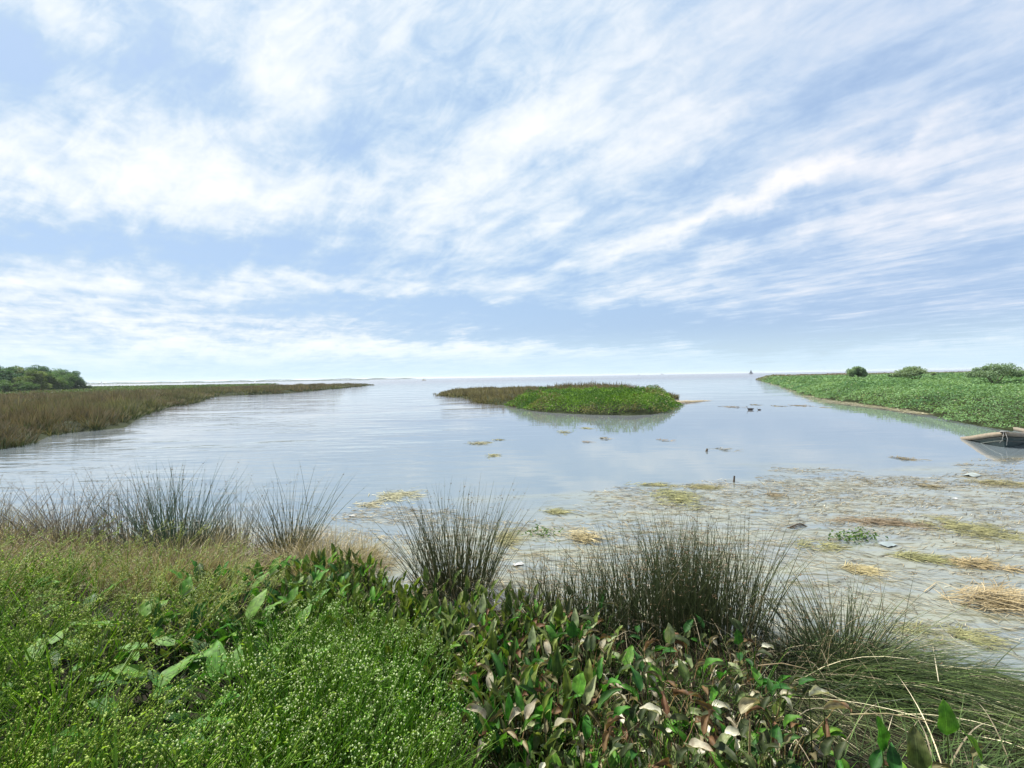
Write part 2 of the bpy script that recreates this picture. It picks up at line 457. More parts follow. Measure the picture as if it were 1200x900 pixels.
rip2 = wn(4.0, 3, (0.3, 1.0, 1), math.radians(-8))
big = wn(0.22, 3, (0.5, 1.3, 1))
calm = wn(0.10, 4, (1, 1.8, 1), loc=(4, 2, 0))
# ripples are stronger on the left of the cove and on the open lake
left = maprange(nt, WX, 3.0, -9.0, 0.12, 1.0)
far = maprange(nt, WY, 35.0, 160.0, 0.0, 2.2)
amp = math_(nt, 'MULTIPLY', maprange(nt, calm, 0.35, 0.62, 0.25, 1.0), math_(nt, 'ADD', left, far))
hgt = math_(nt, 'ADD', math_(nt, 'MULTIPLY', rip, 0.050), math_(nt, 'ADD', math_(nt, 'MULTIPLY', rip2, 0.010), math_(nt, 'MULTIPLY', big, 0.05)))
hgt = math_(nt, 'MULTIPLY', hgt, amp)
bp = N_(nt, 'ShaderNodeBump', i_Strength=1.0, i_Distance=1.0); L_(nt, hgt, bp.inputs['Height'])
# floating film of fine plant litter close to the shore
s1 = wn(1.1, 7, (0.45, 1.5, 1), math.radians(22), .62, .6)
s2 = wn(5.0, 5, (0.35, 1.5, 1), math.radians(25), .6, .8, (5, 1, 0))
s3 = wn(0.35, 4, (0.6, 1.6, 1), math.radians(10), .6, .3, (2, 9, 0))
edgeY = math_(nt, 'ADD', maprange(nt, WX, -5.0, 9.0, 9.2, 14.6, 'LINEAR'), 0.0)
gap = math_(nt, 'SUBTRACT', edgeY, WY)
gap = math_(nt, 'ADD', gap, math_(nt, 'MULTIPLY', math_(nt, 'SUBTRACT', s3, 0.5), 9.0))
zone = maprange(nt, gap, -0.6, 2.4, 0, 1)
film = math_(nt, 'MULTIPLY', zone, maprange(nt, s1, 0.36, 0.60, 0.25, 0.8))
speck = math_(nt, 'MULTIPLY', zone, maprange(nt, s2, 0.50, 0.64, 0, 0.8))
bottom = mixc(nt, maprange(nt, WY, 5.0, 60.0, 0, 1), (0.12, 0.15, 0.165), (0.145, 0.14, 0.155))
cc = mixc(nt, film, bottom, (0.215, 0.22, 0.165))
cc = mixc(nt, speck, cc, (0.085, 0.08, 0.035))
p = N_(nt, 'ShaderNodeBsdfPrincipled'); p.inputs['IOR'].default_value = 2.3
L_(nt, cc, p.inputs['Base Color'])
L_(nt, maprange(nt, math_(nt, 'MAXIMUM', film, speck), 0.1, 0.75, 2.3, 1.38, 'LINEAR'), p.inputs['IOR'])
rg = math_(nt, 'ADD', math_(nt, 'MULTIPLY', film, 0.22), 0.03)
rg = math_(nt, 'ADD', rg, maprange(nt, WY, 60, 400, 0, 0.18))
L_(nt, rg, p.inputs['Roughness']); L_(nt, bp.outputs[0], p.inputs['Normal'])
o = N_(nt, 'ShaderNodeOutputMaterial'); L_(nt, p.outputs[0], o.inputs[0])
M_water = m
mb = MB(); mb.add([(-8000, -2000, 0), (8000, -2000, 0), (8000, 11000, 0), (-8000, 11000, 0)], [(0, 1, 2, 3)])
tag(mb.build('water', M_water), 'calm shallow lake water', kind='structure')

# ------------------------------------------------------------------ land masses
def poly_sd(x, y, poly):
    """signed distance, positive inside"""
    p = np.array(poly, float); q = np.roll(p, -1, 0)
    X_ = np.asarray(x, float).ravel(); Y_ = np.asarray(y, float).ravel()
    best = np.full(X_.shape, 1e18); ins = np.zeros(X_.shape, bool)
    for (ax, ay), (bx, by) in zip(p, q):
        dx, dy = bx - ax, by - ay
        t = np.clip(((X_ - ax) * dx + (Y_ - ay) * dy) / (dx * dx + dy * dy + 1e-12), 0, 1)
        best = np.minimum(best, (X_ - ax - t * dx) ** 2 + (Y_ - ay - t * dy) ** 2)
        c = ((ay > Y_) != (by > Y_)) & (X_ < (bx - ax) * (Y_ - ay) / (by - ay + 1e-12) + ax)
        ins ^= c
    d = np.sqrt(best)
    return np.where(ins, d, -d).reshape(np.shape(x))

def xy(*pix): return [tuple(P(a, b)[:2]) for a, b in pix]

def land(name, poly, x0, x1, y0, y1, n, hmax, slope, mat, label):
    xs = np.linspace(x0, x1, n); ys = np.linspace(y0, y1, n)
    gx, gy = np.meshgrid(xs, ys); d = poly_sd(gx, gy, poly)
    z = np.clip(d * slope, -0.5, hmax) + np.where(d > 0, (fbm(gx * .5, gy * .5, 9) - .5) * .15, 0)
    i = (np.arange(n - 1)[:, None] * n + np.arange(n - 1)[None]).ravel()
    mb = MB(); mb.add(np.stack([gx, gy, z], -1).reshape(-1, 3), np.stack([i, i + 1, i + n + 1, i + n], 1))
    return tag(mb.build(name, mat), label, kind='structure')

def scatter(poly, n, x0, x1, y0, y1, power=1.6, jitter=0.0, ref=22.0):
    """points inside poly, denser towards the viewer"""
    out = []; tot = 0
    while tot < n:
        m_ = n * 3
        r0, r1 = max(y0, 1.0), y1
        u = rng.random(m_)
        e = 1.0 - power + 1.0
        yy = (r0 ** e + u * (r1 ** e - r0 ** e)) ** (1 / e)
        hw_ = np.maximum(abs(x0), abs(x1))
        xx = rng.uniform(x0, x1, m_)
        keep = (xx > x0) & (xx < x1)
        # only keep directions the wide lens (and a step to the side) can see
        keep &= (xx > -1.35 * yy - 3) & (xx < 1.35 * yy + 3)
        xx, yy = xx[keep], yy[keep]
        d = poly_sd(xx, yy, poly)
        k = d > jitter * (vnoise(xx * .8, yy * .8, 77) - .6)
        out.append(np.stack([xx[k], yy[k], d[k]], 1)); tot += int(k.sum())
    return np.concatenate(out)[:n]

def lerp3(a, b, t): return np.asarray(a)[None] * (1 - t[:, None]) + np.asarray(b)[None] * t[:, None]

def reed_field(name, poly, n, box_, hfun, cfun, label, cat, power=1.8, group=None, wk=1.0, per=46):
    m_ = n // per
    tc_ = scatter(poly, m_, *box_, power=power, jitter=0.2)
    k = np.concatenate([np.arange(m_), rng.integers(0, m_, n - m_)])
    tx, ty, td = tc_[k].T
    Rt = np.clip(ty * .016, .38, 2.4) * (.6 + .8 * rng.random(m_))[k]
    a = rng.uniform(0, 2 * PI, n); q = rng.random(n) ** .6
    x = tx + np.cos(a) * q * Rt; y = ty + np.sin(a) * q * Rt
    th = (.55 + .75 * rng.random(m_))[k]; tcol = rng.uniform(.72, 1.3, m_)[k]
    short = rng.random(n) < .34
    cl = vnoise(tx * .16, ty * .16, 21)
    h = hfun(tx, ty, td) * th * (.62 + .62 * cl) * rng.uniform(.75, 1.1, n) * np.where(short, .62, 1) * (1 - .3 * q)
    base = np.stack([x, y, np.clip(td * .12, -.02, .25) - .05], 1)
    le = q * .42 + rng.uniform(0, .12, n); a = a + rng.normal(0, .5, n)
    dr = unit(np.stack([np.cos(a) * le, np.sin(a) * le, np.ones(n)], 1))
    bend = np.stack([np.cos(a) * le * .5, np.sin(a) * le * .5, -le * .45], 1)
    cen = curve(base, dr, h, bend, 4)
    c0, c1 = cfun(tx, ty, td)
    c1[short] = c0[short] * 1.3
    b = (rng.uniform(.75, 1.3, n) * tcol)[:, None]
    wd = np.clip(ty * 0.0015, .016, .6) * wk
    side = np.stack([np.ones(n), rng.normal(0, .5, n), np.zeros(n)], 1)
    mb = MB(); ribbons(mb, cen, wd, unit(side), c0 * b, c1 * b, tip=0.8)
    return tag(mb.build(name, M_reed), label, cat, group, 'stuff')

# --- left marsh
LM = xy((-10, 528), (22, 523), (38, 519), (60, 510), (82, 507), (110, 505), (148, 501), (158, 493), (172, 486), (200, 477), (236, 471), (243, 468), (240, 465.5),
        (262, 464), (330, 461.3), (385, 456.6), (437, 451.3))
LM += [(-95, 260), (-160, 245), (-260, 300), (-520, 300), (-520, 20), (-60, 16), (-34, 17.5)]
land('marsh_ground', LM, -420, -18, 14, 290, 300, 0.55, 0.3, M_soil, 'low muddy marsh ground on the left')
def lm_h(x, y, d): return np.clip(1.05 + d * .35, 0, 1.55) * (1 - .25 * sstep(90, 200, y))
def lm_c(x, y, d):
    n = len(x); t = fbm(x * .13, y * .13, 31); r = rng.random(n)
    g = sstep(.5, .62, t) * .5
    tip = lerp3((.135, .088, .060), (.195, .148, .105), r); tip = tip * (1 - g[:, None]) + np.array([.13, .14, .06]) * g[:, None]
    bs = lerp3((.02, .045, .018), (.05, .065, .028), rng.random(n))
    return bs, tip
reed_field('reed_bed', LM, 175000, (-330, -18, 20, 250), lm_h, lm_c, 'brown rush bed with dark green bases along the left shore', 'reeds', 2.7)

# green herb belt between rushes and the wood
GB = [(-420, 95), (-100, 92), (-92, 120), (-110, 190), (-120, 235), (-420, 290)]
s = scatter(GB, 26000, -330, -80, 90, 250, 1.2)
hh = 0.95 + .75 * fbm(s[:, 0] * .2, s[:, 1] * .2, 41)
p = np.stack([s[:, 0], s[:, 1], .2 + hh * rng.uniform(.4, 1.0, len(s)) ** .5], 1)
t = fbm(s[:, 0] * .25, s[:, 1] * .25, 42)
c = lerp3((.04, .085, .025), (.10, .15, .045), np.clip(t + rng.normal(0, .15, len(t)), 0, 1))
mb = MB(); leafquads(mb, p, np.clip(s[:, 1] * .0035, .2, .9), c, up=.8)
tag(mb.build('marsh_herbs', M_bush), 'low green marsh plants in front of the left wood', 'marsh plants', kind='stuff')

# --- island
IS = xy((515, 462), (524, 464.5), (540, 466), (556, 468.5), (566, 473), (590, 475), (608, 477.5), (622, 481.5), (650, 484), (690, 486), (735, 487), (762, 486), (782, 483),
        (790, 476), (786, 471))
IS += [(23.0, 70), (23.5, 82), (16, 96), (0, 100), (-12, 98)]
land('island_ground', IS, -22, 34, 30, 106, 160, 0.5, 0.35, M_soil, 'low mud of the island')
ISB = xy((515, 462), (524, 464.5), (540, 466), (556, 468.5), (566, 473), (590, 475), (612, 477.8)) + [(1.5, 50), (6, 63), (15, 59), (19.5, 52), (20.8, 62), (22, 82), (16, 96), (0, 100), (-12, 98)]
def is_h(x, y, d): return np.clip(0.7 + d * .4, 0, 1.15) * (1 + .32 * sstep(58, 72, y) * (x > 9))
def is_c(x, y, d):
    n = len(x); r = rng.random(n)
    return lerp3((.05, .055, .022), (.09, .08, .035), rng.random(n)), lerp3((.15, .115, .075), (.21, .175, .11), r)
reed_field('island_rushes', ISB, 34000, (-18, 28, 36, 100), is_h, is_c, 'brown rushes on the left end and back edge of the island', 'rushes', 1.4)
ISG = xy((596, 476.5), (608, 477.5), (622, 481.5), (650, 484), (690, 486), (735, 487), (762, 486), (782, 483), (791, 476), (786, 471)) + [(19.5, 56), (16, 60), (4, 64), (0.5, 55)]
def leaf_field(name, poly, n, bx, hfun, cfun, label, cat, power, size, floor=.35, up=.35):
    s = scatter(poly, n, *bx, power=power, jitter=1.2)
    x, y, d = s.T
    h = hfun(x, y, d)
    p = np.stack([x, y, h * (1 - rng.random(n) ** 1.6 * floor)], 1)
    # clumps face every way: shift leaves sideways a little
    p[:, :2] += rng.normal(0, .12, (n, 2))
    c = cfun(x, y, d, h)
    mb = MB(); leafquads(mb, p, np.clip(size * y, .07, 1.2) * rng.uniform(.6, 1.3, n), c, up=up)
    return tag(mb.build(name, M_bush), label, cat, kind='stuff')
def isg_h(x, y, d):
    m1 = vnoise(x * .5, y * .45, 51); m2 = vnoise(x * 1.4, y * 1.2, 52); m3 = vnoise(x * 3.3, y * 3, 53)
    return np.clip(.30 + d * .38, 0.05, .85) * (0.30 + .80 * m1 + .95 * m2 + .4 * m3)
def isg_c(x, y, d, h):
    n = len(x); t = np.clip(fbm(x * .6, y * .5, 54) * 1.6 - .3 + rng.normal(0, .18, n), 0, 1)
    c = lerp3((.022, .075, .014), (.13, .25, .035), t)
    o = (sstep(.56, .66, fbm(x * .9, y * .9, 57)) * (d < 2.6))[:, None] * .85
    c = c * (1 - o) + np.array([.15, .13, .06]) * o
    dry = (rng.random(n) < .03) & (d < 2.0)
    c[dry] = (.34, .32, .22)
    return c
leaf_field('island_greenery', ISG, 46000, (-4, 27, 34, 70), isg_h, isg_c, 'bright green leafy plants covering the middle of the island', 'green plants', 1.3, .0040, .7)

# --- right bank
RB = xy((887, 444.8), (900, 448.5), (915, 452), (925, 456), (942, 462), (960, 467), (1000, 472.5), (1030, 477), (1060, 481), (1090, 486.5), (1120, 494), (1150, 500), (1200, 507), (1300, 520))
RB += [(60, 22), (230, 60), (420, 190), (300, 250), (150, 262)]
land('bank_ground', RB, 18, 330, 14, 270, 320, 0.75, 0.3, M_soil, 'low muddy ground of the right bank')
def rb_h(x, y, d):
    m1 = vnoise(x * .22, y * .2, 61); m2 = vnoise(x * .7, y * .6, 62); m3 = vnoise(x * 2.1, y * 2, 63)
    h = np.clip(.30 + d * .30, 0.05, 1.15) * (0.62 + .75 * m1 + .38 * m2 + .25 * m3)
    return np.minimum(h, 2.15) * (1 - .12 * sstep(60, 200, y))
def rb_c(x, y, d, h):
    n = len(x); t = np.clip(fbm(x * .35, y * .3, 64) * 1.7 - .35 + rng.normal(0, .18, n), 0, 1)
    c = lerp3((.075, .16, .07), (.19, .30, .13), t)
    b = sstep(110, 190, y - .25 * x)[:, None]
    c = c * (1 - b) + np.array([.17, .125, .095]) * b
    dry = (rng.random(n) < .015) & (d < 5.0); c[dry] = (.38, .38, .26)
    return c
leaf_field('bank_greenery', RB, 280000, (20, 330, 18, 255), rb_h, rb_c, 'dense pale green plants carpeting the low right bank', 'green plants', 2.4, .0046, .45, up=1.0)

# strip of washed-up straw on the right bank's edge
pts = [(893, 446.8), (915, 453.5), (945, 463.5), (970, 470), (1005, 474.5), (1050, 480), (1085, 486)]
mb = MB(); n = 1900
seg = rng.uniform(0, len(pts) - 1.001, n); k = seg.astype(int); f = (seg - k)[:, None]
W = np.array([P(*q) for q in pts])
c = W[k] * (1 - f) + W[k + 1] * f
wid = np.interp(seg, [0, 2, 3, 4, 6], [.4, 1.3, 1.6, .9, .4])
c[:, 0] += rng.normal(0, 1, n) * wid * .55 - wid * .5; c[:, 1] += rng.normal(0, 1, n) * wid * .5 - wid * .3; c[:, 2] = rng.uniform(.01, .06, n)
a = rng.normal(0.1, .6, n); dr = np.stack([np.cos(a), np.sin(a), rng.normal(0, .04, n)], 1)
cen = curve(c, dr, rng.uniform(.3, 1.1, n), rng.normal(0, .1, (n, 3)) * [1, 1, 0], 2)
ribbons(mb, cen, rng.uniform(.04, .12, n), unit(np.cross(dr, [[0, 0, 1.]])), lerp3((.20, .17, .10), (.32, .29, .19), rng.random(n)), prof=np.array([.7, 1, .5]))
tag(mb.build('straw_litter', M_straw), 'pale straw washed up along the right bank edge', 'straw', kind='stuff')
# spit of straw at the island's right end
mb = MB(); n = 1500
a0 = P(786, 472.5); b0 = P(826, 469.5)
f = rng.random(n)[:, None] ** 1.4
c = a0 * (1 - f) + b0 * f; c[:, 1] += rng.normal(0, .9, n) * (1 - f[:, 0] * .6); c[:, 0] += rng.normal(0, .3, n); c[:, 2] = rng.uniform(.01, .22, n) * (1 - f[:, 0])
a = rng.normal(0, .5, n); dr = np.stack([np.cos(a), np.sin(a), rng.normal(0, .05, n)], 1)
ribbons(mb, curve(c, dr, rng.uniform(.2, .7, n), rng.normal(0, .1, (n, 3)) * [1, 1, 0], 2), rng.uniform(.03, .07, n), unit(np.cross(dr, [[0, 0, 1.]])), lerp3((.26, .20, .11), (.42, .36, .2), rng.random(n)), prof=np.array([.7, 1, .5]))
tag(mb.build('straw_mat', M_straw), 'long spit of straw trailing from the right tip of the island', 'straw mat')

# ------------------------------------------------------------------ bushes on the right bank
def bush(name, Ht, Wd, n, leaf, c0, c1, lobes=14, sd_=1):
    r = np.random.default_rng(sd_)
    root = empty(name); KIDS[root.name] = []
    stem = MB(); nb = 7
    a = r.uniform(0, 2 * PI, nb)
    dr = unit(np.stack([np.cos(a) * .7, np.sin(a) * .7, np.ones(nb)], 1))
    tubes(stem, curve(np.zeros((nb, 3)) + [0, 0, -.3], dr, np.full(nb, Ht * .75), np.zeros((nb, 3)), 3), np.full(nb, .03 * Ht), (.1, .08, .05), K=5)
    stem.build('stem', M_bark, root)
    mb = MB(); P_ = []; C_ = []
    for k in range(lobes):
        u = r.uniform(-1, 1); vv = r.uniform(-1, 1)
        hz_ = Ht * (0.35 + 0.55 * (1 - .85 * u * u - .25 * vv * vv) * r.uniform(.7, 1))
        cen = np.array([u * Wd * .42, vv * Wd * .3, hz_])
        rad = np.array([Wd * .15, Wd * .15, Ht * .24]) * r.uniform(.45, 1.35)
        m_ = n // lobes
        q = unit(r.normal(size=(m_, 3))) * (r.random((m_, 1)) ** .45)
        P_.append(cen + q * rad); t = np.clip(r.uniform(0, 1) * .6 + r.normal(.2, .2, m_), 0, 1)
        C_.append(lerp3(c0, c1, t))
    leafquads(mb, np.concatenate(P_), leaf, np.concatenate(C_), up=.3)
    mb.build('crown', M_bush, root)
    return root
for (px, py, Y_, Ht, Wd, lab, s_) in (
        (1003, 441.2, 82, 2.2, 3.0, 'small round bush farthest along the right bank skyline', 3),
        (1073, 441, 66, 1.9, 4.8, 'low wide bush in the middle of the three on the right bank skyline', 4),
        (1166, 441, 50, 2.15, 4.6, 'largest green bush on the right bank skyline near the frame edge', 5)):
    w_ = at_depth(px, py, Y_)
    b = bush('bush', Ht, Wd, 5200, .0034 * Y_, (.14, .22, .13), (.26, .35, .21), 18, s_)
    b.location = (w_[0], w_[1], 1.45)
    tag(b, lab, 'bush', 'bushes on the right bank skyline')
w_ = at_depth(1044, 441, 75); b = bush('bush', .8, 1.3, 900, .22, (.14, .22, .13), (.26, .35, .21), 6, 8); b.location = (w_[0], w_[1], 1.55)
tag(b, 'tiny bush between the two left bushes on the right bank skyline', 'bush', 'bushes on the right bank skyline')

# ------------------------------------------------------------------ wood at the left
def tree(seed, Ht, Wd, c0, c1):
    r = np.random.default_rng(seed)
    root = empty('broadleaf_tree'); KIDS[root.name] = []
    tr = MB()
    tubes(tr, curve(np.zeros((1, 3)) - [0, 0, .5], np.array([[.02, 0, 1.]]), [Ht * .7], np.zeros((1, 3)), 5), [.22], (.1, .08, .06), K=7, prof=np.linspace(1, .35, 6))
    nb = 9; a = r.uniform(0, 2 * PI, nb); z0 = r.uniform(.18, .6, nb) * Ht
    dr = unit(np.stack([np.cos(a), np.sin(a), r.uniform(.3, 1.0, nb)], 1))
    tubes(tr, curve(np.stack([0 * z0, 0 * z0, z0], 1), dr, r.uniform(.3, .5, nb) * Wd, np.tile([0, 0, .15], (nb, 1)), 4), np.full(nb, .08), (.1, .08, .06), K=5)
    tr.build('trunk', M_bark, root)
    mb = MB(); P_ = []; C_ = []
    for k in range(26):
        a = r.uniform(0, 2 * PI); rr = r.random() ** .5; zz = r.uniform(.1, 1)
        env = math.sin(PI * min(1, .28 + zz * .62)) ** .6
        cen = np.array([math.cos(a) * rr * Wd * .40 * env, math.sin(a) * rr * Wd * .40 * env, Ht * (.10 + .78 * zz)])
        rad = Wd * r.uniform(.13, .22); m_ = 300
        q = unit(r.normal(size=(m_, 3))) * (r.random((m_, 1)) ** .35) * [1, 1, .75]
        P_.append(cen + q * rad); C_.append(lerp3(c0, c1, np.clip(r.uniform(0, .8) + r.normal(0, .15, m_), 0, 1)))
    leafquads(mb, np.concatenate(P_), np.full(26 * 300, .38), np.concatenate(C_), up=.4)
    mb.build('crown', M_bush, root)
    return root
KT = [(('olive green', ), (.08, .14, .04), (.18, .25, .08)), (('blue green',), (.045, .11, .06), (.10, .18, .085)), (('mid green',), (.06, .13, .045), (.14, .22, .075))]
protos = [tree(100 + i, 8.2, 8.5, a, b) for i, (_, a, b) in enumerate(KT)]
TR = [ # px, depth, height, kind
    (-70, 125, 8.6, 1), (-42, 128, 8.4, 0), (-14, 118, 8.2, 1), (6, 128, 8.0, 1), (22, 136, 8.6, 0), (36, 124, 7.0, 0), (50, 138, 8.4, 1),
    (57, 130, 6.4, 0), (66, 140, 7.9, 2), (73, 136, 6.6, 2), (80, 142, 7.0, 1), (86, 144, 5.2, 1), (14, 112, 4.2, 2), (34, 113, 3.6, 2), (-25, 108, 4.0, 2)]
first = set()
WH = ['beyond the left frame edge', 'outermost at the left', 'cut by the left frame edge', 'tall one nearest the left frame edge', 'the highest of all', 'rounded, just right of the highest',
      'tall and dark in the middle', 'short, in front of the middle', 'broad, right of the middle', 'low, in front of the right part', 'second from the right end',
      'last and lowest at the right end', 'low and leafy near the left edge', 'low, right of the other low one', 'low, beyond the left frame edge']
for j, (px, Y_, Ht, k) in enumerate(TR):
    t = protos[k] if k not in first else copy_tree(protos[k]); first.add(k)
    w_ = at_depth(px, 455, Y_)
    t.location = (w_[0], Y_, .3); s_ = Ht / 8.2
    t.scale = (s_ * (1.15 if Ht > 5 else 1.3), s_ * 1.1, s_ * 1.04); t.rotation_euler = (0, 0, j * 1.9)
    tag(t, KT[k][0][0] + ' tree of the left wood, ' + WH[j], 'tree', 'trees of the left wood')
for px, Y_, Ht, lab in ((97, 150, 3.0, 'small lone bush just right of the left wood'),):
    b = bush('bush', Ht, 4.0, 1600, .4, (.04, .09, .03), (.09, .14, .05), 10, 12)
    w_ = at_depth(px, 455, Y_); b.location = (w_[0], Y_, .3); tag(b, lab, 'bush')

# ------------------------------------------------------------------ far shore, beacons, boats
def far_strip(name, px0, px1, Y_, Hh, n, label, wdt=60):
    a0 = at_depth(px0, 447, Y_)[0]; a1 = at_depth(px1, 447, Y_)[0]
    xx = np.linspace(a0, a1, 40); mb = MB()
    tpr = np.sin(np.linspace(0, PI, 40)) ** .25
    v = np.concatenate([np.stack([xx, Y_ - wdt / 2 * tpr, 0 * xx - .2], 1), np.stack([xx, 0 * xx + Y_, 1.0 * tpr], 1), np.stack([xx, Y_ + wdt / 2 * tpr, 0 * xx - .2], 1)])
    i = np.arange(39); q = np.concatenate([np.stack([i + k * 40, i + 1 + k * 40, i + 1 + (k + 1) * 40, i + (k + 1) * 40], 1) for k in (0, 1)])
    mb.add(v, q); tag(mb.build('far_shore', M_soil), 'low land on the far shore', kind='structure')
    mb = MB(); x = rng.uniform(a0, a1, n); hh = Hh * (.45 + .8 * vnoise(x * .02, x * 0, 71)) * np.clip(np.minimum(x - a0, a1 - x) / 60, .15, 1)
    p = np.stack([x, Y_ + rng.normal(0, wdt * .2, n), hh * rng.random(n)], 1)
    leafquads(mb, p, np.full(n, Y_ * .0016), lerp3((.03, .06, .035), (.06, .09, .045), rng.random(n)))
    tag(mb.build(name, M_bush), label, 'wood', kind='stuff')
far_strip('far_wood', 60, 432, 1500, 6.0, 9000, 'thin dark line of trees on the far shore at the left')
far_strip('far_wood', 425, 487, 2600, 6.5, 2500, 'faint last stretch of wooded shore left of the open horizon')
for px, py, Y_, Ht, lab in ((119, 450, 900, 7.5, 'white beacon on the far water right of the left wood'), (299, 448, 1100, 8.0, 'white beacon in front of the thin far shore')):
    b = empty('beacon'); KIDS[b.name] = []
    w_ = at_depth(px, py, Y_); b.location = (w_[0], Y_, 0)
    mb = MB(); lathe(mb, [(2.2, -.5), (2.0, .6), (1.3, .7), (.95, Ht * .8), (1.4, Ht * .82), (1.4, Ht * .84)], 12, (.8, .8, .78)); mb.build('tower', M_sail, b)
    mb = MB(); lathe(mb, [(.8, Ht * .84), (.8, Ht * .94), (.05, Ht)], 10, (.75, .75, .73)); mb.build('lantern', M_sail, b)
    tag(b, lab, 'beacon')

def hull_mesh(L, Wd, Hh, c, nose=.35, S=14):
    mb = MB(); rows = []
    for i in range(S + 1):
        t = i / S; x = (t - .5) * L
        wv = Wd / 2 * (1 - max(0, (t - (1 - nose)) / nose) ** 2) * (.85 + .15 * min(1, t * 4))
        sh = Hh * (1 + .25 * max(0, t - .5) * 2)
        rows.append([(x, -wv, sh), (x, -wv * .8, Hh * .3), (x, 0, -.15 * Hh), (x, wv * .8, Hh * .3), (x, wv, sh)])
    v = np.array(rows).reshape(-1, 3)
    q = [(i * 5 + k, i * 5 + k + 1, (i + 1) * 5 + k + 1, (i + 1) * 5 + k) for i in range(S) for k in range(4)]
    q += [(i * 5, (i + 1) * 5, (i + 1) * 5 + 4, i * 5 + 4) for i in range(S)]
    mb.add(v, q, None, c); mb.add(v[:5], [(0, 1, 2, 3), (0, 3, 4, 4)][:1], [(0, 3, 4)], c)
    return mb
# sailing boat
b = empty('sailing_boat'); KIDS[b.name] = []
w_ = at_depth(880, 438, 1000); b.location = (w_[0], 1000, 0)
hull_mesh(9, 2.8, 1.3, (.05, .055, .07)).build('hull', M_sail, b)
mb = MB(); tubes(mb, np.array([[[.4, 0, 1], [.4, 0, 10.2]]]), [.14], (.1, .1, .1), K=6, prof=np.array([1, .7])); mb.build('mast', M_sail, b)
for nm, tri in (('mainsail', [(-3.6, 1.9), (.3, 1.7), (.3, 9.8)]), ('jib', [(.7, 1.7), (4.2, 1.5), (.55, 8.6)])):
    mb = MB(); S = 6; vs = []
    A, B, C_ = [np.array([a, 0, c]) for a, c in tri]
    idx = {}; 
    for i in range(S + 1):
        for j in range(S + 1 - i):
            u, v_ = i / S, j / S; pt = A * (1 - u - v_) + B * u + C_ * v_
            pt = pt + np.array([0, 1, 0]) * 2.2 * u * (1 - u - v_) ; idx[i, j] = len(vs); vs.append(pt)
    vs2 = vs + [p_ + np.array([0, .04, 0]) for p_ in vs]; o_ = len(vs); ts = []
    for i in range(S):
        for j in range(S - i):
            for o2 in (0, o_):
                ts.append((idx[i, j] + o2, idx[i + 1, j] + o2, idx[i, j + 1] + o2))
                if i + j < S - 1: ts.append((idx[i + 1, j] + o2, idx[i + 1, j + 1] + o2, idx[i, j + 1] + o2))
    mb.add(vs2, None, ts, (.07, .08, .11)); mb.build(nm, M_sail, b)
tag(b, 'dark sailing boat on the horizon left of the right bank tip', 'sailing boat')
def cabin_boat(px, py, Y_, L, c, cc_, label, name='motor_boat'):
    b = empty(name); KIDS[b.name] = []; w_ = at_depth(px, py, Y_); b.location = (w_[0], Y_, 0)
    hull_mesh(L, L * .3, L * .16, c).build('hull', M_sail, b)
    mb = MB(); box(mb, -L * .3, L * .05, -L * .1, L * .1, L * .15, L * .32, cc_); box(mb, -L * .33, L * .08, -L * .12, L * .12, L * .322, L * .345, cc_); mb.build('cabin', M_sail, b)
    tag(b, label, 'boat')
cabin_boat(497, 446, 620, 5.6, (.55, .5, .32), (.6, .58, .45), 'small yellowish motor boat on the water left of the island')
cabin_boat(749, 441, 2600, 13, (.12, .12, .14), (.2, .2, .22), 'tiny dark boat on the horizon above the island')
cabin_boat(776, 440.5, 4200, 26, (.16, .17, .2), (.2, .2, .23), 'long faint ship on the horizon right of the tiny dark boat', 'ship')

# ------------------------------------------------------------------ half-sunken boat at the right edge
bt = empty('wooden_boat'); KIDS[bt.name] = []
S = 24; Lb = 5.4
def side_pt(t, sg):   # t 0 = raised bow, 1 = stern; the boat lists to its left side (sg = +1) and the stern is under water
    x = t * Lb
    ww = .98 * min(1, (t / .42)) ** .62 * (1 - .25 * max(0, t - .6))
    z = (.56 - .215 * x if sg > 0 else .56 - .05 * x) - .05 * math.sin(min(1, t * 2) * PI)
    return x, sg * ww, max(z, -.25)
hull = MB(); rimm = MB(); rows = []
for i in range(S + 1):
    t = i / S; a = side_pt(t, 1); b = side_pt(t, -1)
    rows.append([a, (a[0] + .05, a[1] * .82, a[2] - .42), (a[0] + .1, a[1] * .3, min(a[2], b[2]) - .75), (b[0] + .1, b[1] * .3, min(a[2], b[2]) - .75), (b[0] + .05, b[1] * .82, b[2] - .42), b])
v = np.array(rows); K = 6
for off, cc_ in ((0, (.022, .05, .05)), (.03, (.05, .06, .055))):
    vv = v.copy(); vv[:, 1:5, 1] *= (1 - off); vv[:, 1:5, 2] += off
    hull.add(vv, [(i * K + k, i * K + k + 1, (i + 1) * K + k + 1, (i + 1) * K + k) for i in range(S) for k in range(K - 1)], None, cc_)
hull.build('hull', M_paint, bt, smooth=False)
for sgn in (-1, 1):
    rr = []
    for i in range(S + 1):
        x, y_, zz = side_pt(i / S, sgn)
        rr.append([(x - .05, y_ - .06, zz - .12), (x - .03, y_ + .06, zz - .12), (x, y_ + .08, zz + .03), (x, y_ - .08, zz + .03)])
    rimm.add(np.array(rr), [(i * 4 + k, i * 4 + (k + 1) % 4, (i + 1) * 4 + (k + 1) % 4, (i + 1) * 4 + k) for i in range(S) for k in range(4)] + [(0, 1, 2, 3)], None, (.19, .155, .11))
rimm.build('gunwale', M_paint, bt, smooth=False)
